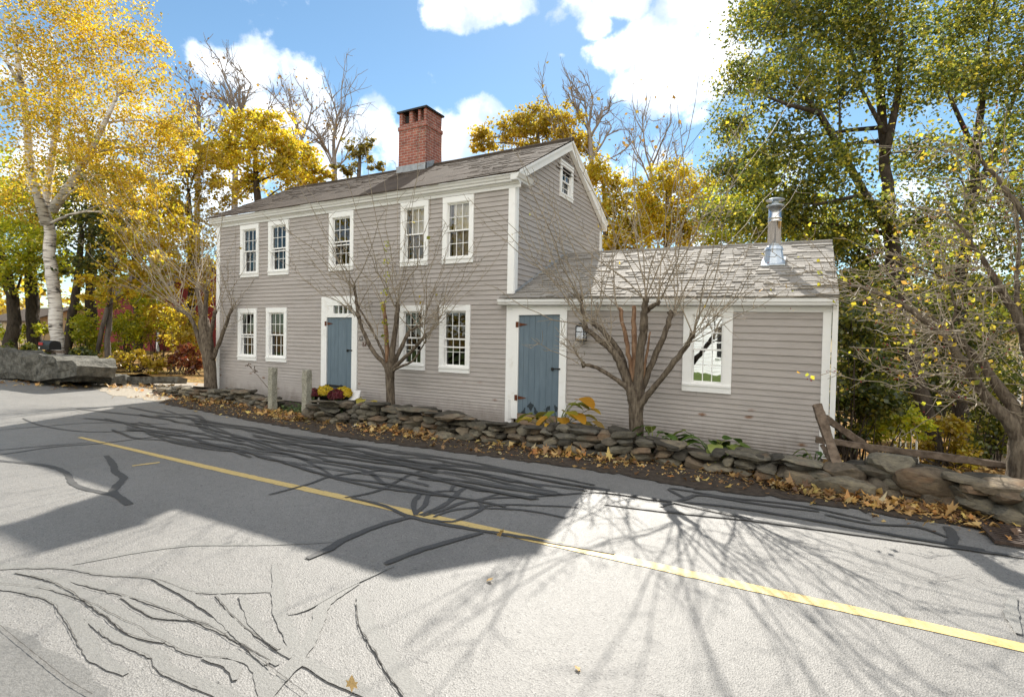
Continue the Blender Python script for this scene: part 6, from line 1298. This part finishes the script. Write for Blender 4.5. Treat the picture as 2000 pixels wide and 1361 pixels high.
for i, (lab, dep, bl, mt) in enumerate([
 ('dark green ivy covered thicket against the right wall of the wing', 13.5, [(1665, 640, 45, 1100), (1680, 720, 55, 1500), (1665, 800, 50, 1200), (1720, 780, 45, 1000), (1650, 860, 28, 400)], 'leaf_dark'),
 ('bright lime bush low behind the long rail', 14.5, [(1735, 800, 45, 1200), (1770, 830, 38, 900), (1700, 835, 32, 600)], 'leaf_lime'),
 ('golden green sapling leaves at the wing roof corner', 15.0, [(1665, 560, 38, 700), (1700, 600, 45, 900), (1740, 640, 50, 1000), (1700, 680, 45, 800)], 'leaf_green'),
 ('tall dark shrub between the two big maple trunks', 17.5, [(1820, 640, 60, 1200), (1850, 730, 55, 1100), (1800, 760, 45, 800), (1900, 660, 50, 900)], 'leaf_dark'),
 ('yellow green brush at the right of the second maple trunk', 16, [(1930, 830, 45, 900), (1960, 760, 55, 1000), (1985, 860, 40, 700), (1900, 880, 30, 500)], 'leaf_green'),
 ('gold tinted brush at the foot of the leaning maple', 15.5, [(1860, 830, 35, 600), (1880, 890, 30, 500), (1800, 880, 28, 450), (1750, 890, 24, 350)], 'leaf_gold')]):
    bush(lab, GS, dep, bl, mt, .12, 100 + i)
# ---- undergrowth on the left
GU = 'undergrowth of the left woods'
for i, (lab, dep, bl, mt) in enumerate([
 ('bright lime bush right of the mailbox', 23.5, [(168, 640, 34, 900), (190, 665, 30, 700), (155, 620, 20, 350)], 'leaf_lime'),
 ('large sunlit lime bush before the red house', 25, [(245, 650, 38, 1100), (280, 640, 36, 1000), (225, 625, 24, 500), (215, 590, 22, 500), (275, 585, 28, 700)], 'leaf_lime'),
 ('yellow bush below the red house wall', 26, [(310, 615, 36, 900), (335, 650, 34, 900), (290, 600, 26, 500)], 'leaf_yellow'),
 ('green and gold bush left of the far apple tree', 23, [(365, 640, 36, 900), (385, 680, 30, 700), (345, 670, 28, 600)], 'leaf_gold'),
 ('reddish shrub beside the far apple trunk', 21, [(355, 690, 24, 650), (380, 712, 20, 450), (340, 710, 16, 300)], 'leaf_red'),
 ('dark green shrub behind the end of the long boulder', 20, [(165, 698, 22, 600), (190, 712, 16, 350), (150, 690, 14, 250)], 'leaf_dark'),
 ('low yellow bush between two trunks left of the birch', 26, [(45, 650, 20, 450), (85, 648, 18, 400), (0, 655, 22, 400)], 'leaf_lime'),
 ('low green ground bush on top of the long boulder', 20, [(50, 683, 14, 350), (85, 690, 12, 300), (15, 680, 14, 300)], 'leaf_green'),
 ('yellow leafy brush along the granite curb', 22, [(270, 705, 22, 500), (310, 712, 20, 450), (235, 700, 20, 400)], 'leaf_gold')]):
    bush(lab, GU, dep, bl, mt, .13, 120 + i)
# leaves on the wood floor and along the boulder
rr = np.random.default_rng(91); n = 3500; px = rr.uniform(-60, 400, n); py = rr.uniform(700, 748, n); A = np.array([onZ(a, b, .35) for a, b in zip(px, py)]); A = A[(A[:, 1] > 15) & (A[:, 1] < 40)]; A[:, 2] = gz(A[:, 0], A[:, 1]) + .04
quads('fallen_leaves', A, rr.normal(0, .4, A.shape) + np.array([0, 0, 1]), .16, 'litter', None, 92)['kind'] = 'stuff'
n = 260; px = rr.uniform(0, 420, n); py = np.interp(px, [0, 150, 330, 420], [742, 752, 757, 765]) + rr.normal(0, 5, n); A = np.array([onZ(a, b, .02) for a, b in zip(px, py)]); leaf_scatter('drifted_leaves', A, .12, 'litter', None, 1, 93)['kind'] = 'stuff'
n = 5000; A = np.stack([rr.uniform(.8, 12, n), rr.uniform(9, 24, n), np.zeros(n)], -1); A[:, 2] = gz(A[:, 0], A[:, 1]) + .05; quads('bank_leaves', A, rr.normal(0, .4, A.shape) + np.array([0, 0, 1]), .15, 'litter', None, 94)['kind'] = 'stuff'
# distant wood that closes the horizon
rr = np.random.default_rng(95); A = []
for i in range(150):
    px = rr.uniform(-900, 2900); dep = rr.uniform(60, 95); R_ = rr.uniform(3.5, 7); c = atD(px, rr.uniform(575, 640), dep); L_, _ = leaf_blob(c, R_, 260, R_ * .2, rr); A.append(L_)
A = np.concatenate(A); A[:, 2] = np.maximum(A[:, 2], 0); o = quads('distant_wood', A, rr.normal(0, .7, A.shape) + np.array([0, 0, .4]), .8, 'leaf_gold', None, 96); o['kind'] = 'stuff'
# ---- neighbours' houses
def simple_house(label, name, cx, cy, w_, dp, h, rise, wallmat, seed, windows=(), roofm='roof', yaw=0, base=0.0):
    t = thing(name, (cx, cy, base), label, 'house'); t.rotation_euler = (0, 0, yaw); 
    def B(mb, nm, mt, par):
        o = mb.build(nm, mt); o.parent = par; return o
    m = MB(); m.box(-w_ / 2, w_ / 2, -dp / 2, dp / 2, -.5, h)
    m.prism([(-w_ / 2, -dp / 2, h), (-w_ / 2, dp / 2, h), (-w_ / 2, 0, h + rise)], (w_, 0, 0)); 
    for i in range(int(h / .18)): m.hexa([(-w_ / 2 - .01, -dp / 2 - .025, i * .18), (w_ / 2 + .01, -dp / 2 - .025, i * .18), (w_ / 2 + .01, -dp / 2, i * .18), (-w_ / 2 - .01, -dp / 2, i * .18), (-w_ / 2 - .01, -dp / 2 - .004, i * .18 + .178), (w_ / 2 + .01, -dp / 2 - .004, i * .18 + .178), (w_ / 2 + .01, -dp / 2, i * .18 + .178), (-w_ / 2 - .01, -dp / 2, i * .18 + .178)])
    B(m, 'wall', wallmat, t)
    m = MB(); sl_ = rise / (dp / 2)
    for s in (-1, 1): m.hexa([(-w_ / 2 - .3, s * (dp / 2 + .3), h - .3 * sl_), (w_ / 2 + .3, s * (dp / 2 + .3), h - .3 * sl_), (w_ / 2 + .3, s * .001, h + rise), (-w_ / 2 - .3, s * .001, h + rise), (-w_ / 2 - .3, s * (dp / 2 + .3), h - .3 * sl_ + .1), (w_ / 2 + .3, s * (dp / 2 + .3), h - .3 * sl_ + .1), (w_ / 2 + .3, s * .001, h + rise + .1), (-w_ / 2 - .3, s * .001, h + rise + .1)])
    B(m, 'roof', roofm, t)
    m = MB()
    for sx in (-1, 1): m.box(sx * w_ / 2 - .09, sx * w_ / 2 + .09, -dp / 2 - .05, -dp / 2 + .05, 0, h)
    B(m, 'corner_board', 'white', t)
    for (x, z, ww, hh) in windows:
        m = MB(); y = -dp / 2
        for a in ((x - ww / 2 - .1, x - ww / 2, z - .1, z + hh + .1), (x + ww / 2, x + ww / 2 + .1, z - .1, z + hh + .1), (x - ww / 2, x + ww / 2, z + hh, z + hh + .1), (x - ww / 2, x + ww / 2, z - .1, z), (x - ww / 2, x + ww / 2, z + hh / 2 - .03, z + hh / 2 + .03), (x - .02, x + .02, z, z + hh / 2 - .03), (x - .02, x + .02, z + hh / 2 + .03, z + hh)):
            m.box(a[0], a[1], y - .09, y - .03, a[2], a[3])
        f = B(m, 'window', 'white', t); m = MB(); m.box(x - ww / 2, x + ww / 2, y - .05, y - .03, z, z + hh); B(m, 'pane', 'room', f)
    return t
M['redwall'] = noisy('barn_red_paint', (.17, .02, .02), (.24, .035, .03), 3, .7, .1, 30); M['tanwall'] = noisy('tan_paint', (.42, .33, .2), (.52, .42, .27), 3, .7, .1, 30); M['yellowwall'] = noisy('pale_yellow_paint', (.55, .45, .24), (.62, .52, .3), 3, .7, .1, 30); M['whitewall'] = noisy('white_house_paint', (.72, .72, .7), (.8, .8, .78), 3, .6, .1, 30)
c = atD(235, 610, 37); simple_house('barn red house behind the trunks right of the birch', 'red_house', c[0], c[1] + 3.5, 8.6, 6.5, 4.1, 2.4, 'redwall', 1, [(2.2, 2.2, .8, 1.3)], base=float(gz(c[0], c[1])) - .2)
c = atD(10, 655, 42); simple_house('tan building low behind the trunks at the left edge', 'tan_house', c[0], c[1] + 3, 9, 6, 1.9, 1.1, 'tanwall', 2, [(-1, .8, .8, 1.0)], base=.4)
c = atD(1800, 690, 32); simple_house('pale yellow house glimpsed between the big maple trunks', 'yellow_house', c[0], c[1] + 3, 9, 6, 5, 2.4, 'yellowwall', 3, [(-2.5, 2.6, .9, 1.4), (0, 2.6, .9, 1.4), (2.4, 2.6, .9, 1.4), (-2.5, .4, .9, 1.4)], base=-2.2)
# concrete block wall and a pale garden chair beyond the long rail
M['block'] = noisy('tan_concrete_block', (.34, .29, .22), (.46, .4, .32), 9, .9, .4, 30)
m = MB(); b0 = atD(1935, 870, 16.5); 
for i in range(3):
    for j in range(5): m.box(b0[0] - .9 + j * .41 + (i % 2) * .12, b0[0] - .9 + j * .41 + .4 + (i % 2) * .12, b0[1], b0[1] + .3, b0[2] - .35 + i * .21, b0[2] - .35 + i * .21 + .2)
m.box(b0[0] - .95, b0[0] + 1.2, b0[1] + .02, b0[1] + .28, b0[2] - 1.4, b0[2] - .351); tag(m.build('block_wall', 'block'), 'low tan concrete block wall behind the crabapple trunk', 'wall')
cp = atD(1772, 872, 15.2); g = float(gz(cp[0], cp[1])); t = thing('garden_chair', (cp[0], cp[1], g), 'pale plastic garden chair behind the long rail near the leaning maple', 'chair')
M['plastic'] = mat_flat('pale_plastic', (.6, .58, .52), .5); zz = cp[2] - .2
m = MB(); m.box(cp[0] - .25, cp[0] + .25, cp[1] - .22, cp[1] + .22, zz, zz + .035); m.build('seat', 'plastic', t)
m = MB(); m.tube([cp + np.array([-.25, .22, -.2]), cp + np.array([-.26, .3, .2]), cp + np.array([-.15, .33, .32]), cp + np.array([.15, .33, .32]), cp + np.array([.26, .3, .2]), cp + np.array([.25, .22, -.2])], .03, 6)
for x in (-.12, 0, .12): m.tube([cp + np.array([x, .22, -.18]), cp + np.array([x, .33, .31])], .02, 5)
m.build('backrest', 'plastic', t)
for sx in (-1, 1):
    for sy in (-1, 1): m = MB(); m.tube([cp + np.array([sx * .22, sy * .2, -.2]), np.array([cp[0] + sx * .26, cp[1] + sy * .25, g - .05])], .022, 6); m.build('leg', 'plastic', t)
# service wire running up over the wing
m = MB(); a = atD(1325, 310, 22); b = atD(1500, 0, 9); e = b + (b - a) * .5; m.tube([a + (e - a) * s - np.array([0, 0, .5]) * math.sin(PI * s) for s in np.linspace(0, 1, 14)], .009, 5); tag(m.build('service_wire', 'iron'), 'thin dark service wire slanting up before the big maple crown', 'wire')
# ---- across the street, behind the viewer: seen only as reflections and as bounced light
simple_house('white clapboard house across the street reflected in the wing window', 'white_house', -4.5, -14, 11, 7, 5.2, 2.6, 'whitewall', 5, [(-3.4, .9, .9, 1.5), (-1.2, .9, .9, 1.5), (2.6, .9, .9, 1.5), (-3.4, 3.4, .9, 1.4), (0, 3.4, .9, 1.4), (3, 3.4, .9, 1.4)], yaw=PI)
M['grass'] = noisy('lawn_green', (.06, .1, .015), (.13, .18, .03), 20, .95, .5, 60)
m = MB(); m.add([(-40, -40, .02), (30, -40, .02), (30, -4.2, .05), (-40, -4.2, .05)], [(0, 1, 2, 3)]); m.build('lawn', 'grass')['kind'] = 'structure'
for i, (x, y) in enumerate(((-16, -12), (-24, -9), (6, -13), (-32, -16), (13, -10))):
    rr = np.random.default_rng(200 + i); t = thing('maple_tree', (x, y, 0), ['yellow maple across the street nearest the white house', 'wide gold maple across the street further left', 'green gold maple across the street right of the white house', 'far yellow maple across the street at the left end', 'gold maple across the street at the right end'][i], 'tree', 'maples across the street')
    m = MB(); m.tube([(x, y, -.2), (x + .1, y, 2.5), (x, y + .2, 6)], [.3, .24, .1], 8); m.build('trunk', 'bark_dark', t, True); A = []
    for j in range(10): c = np.array([x, y, 7.0]) + rr.normal(0, 1.0, 3) * np.array([2.2, 1.8, 2.4]); L_, _ = leaf_blob(c, 2.0, 420, .5, rr); A.append(L_)
    A = np.concatenate(A); quads('crown', A, rr.normal(0, .7, A.shape) + np.array([0, 0, .5]), .26, 'leaf_gold' if i % 2 else 'leaf_yellow', t, 210 + i)
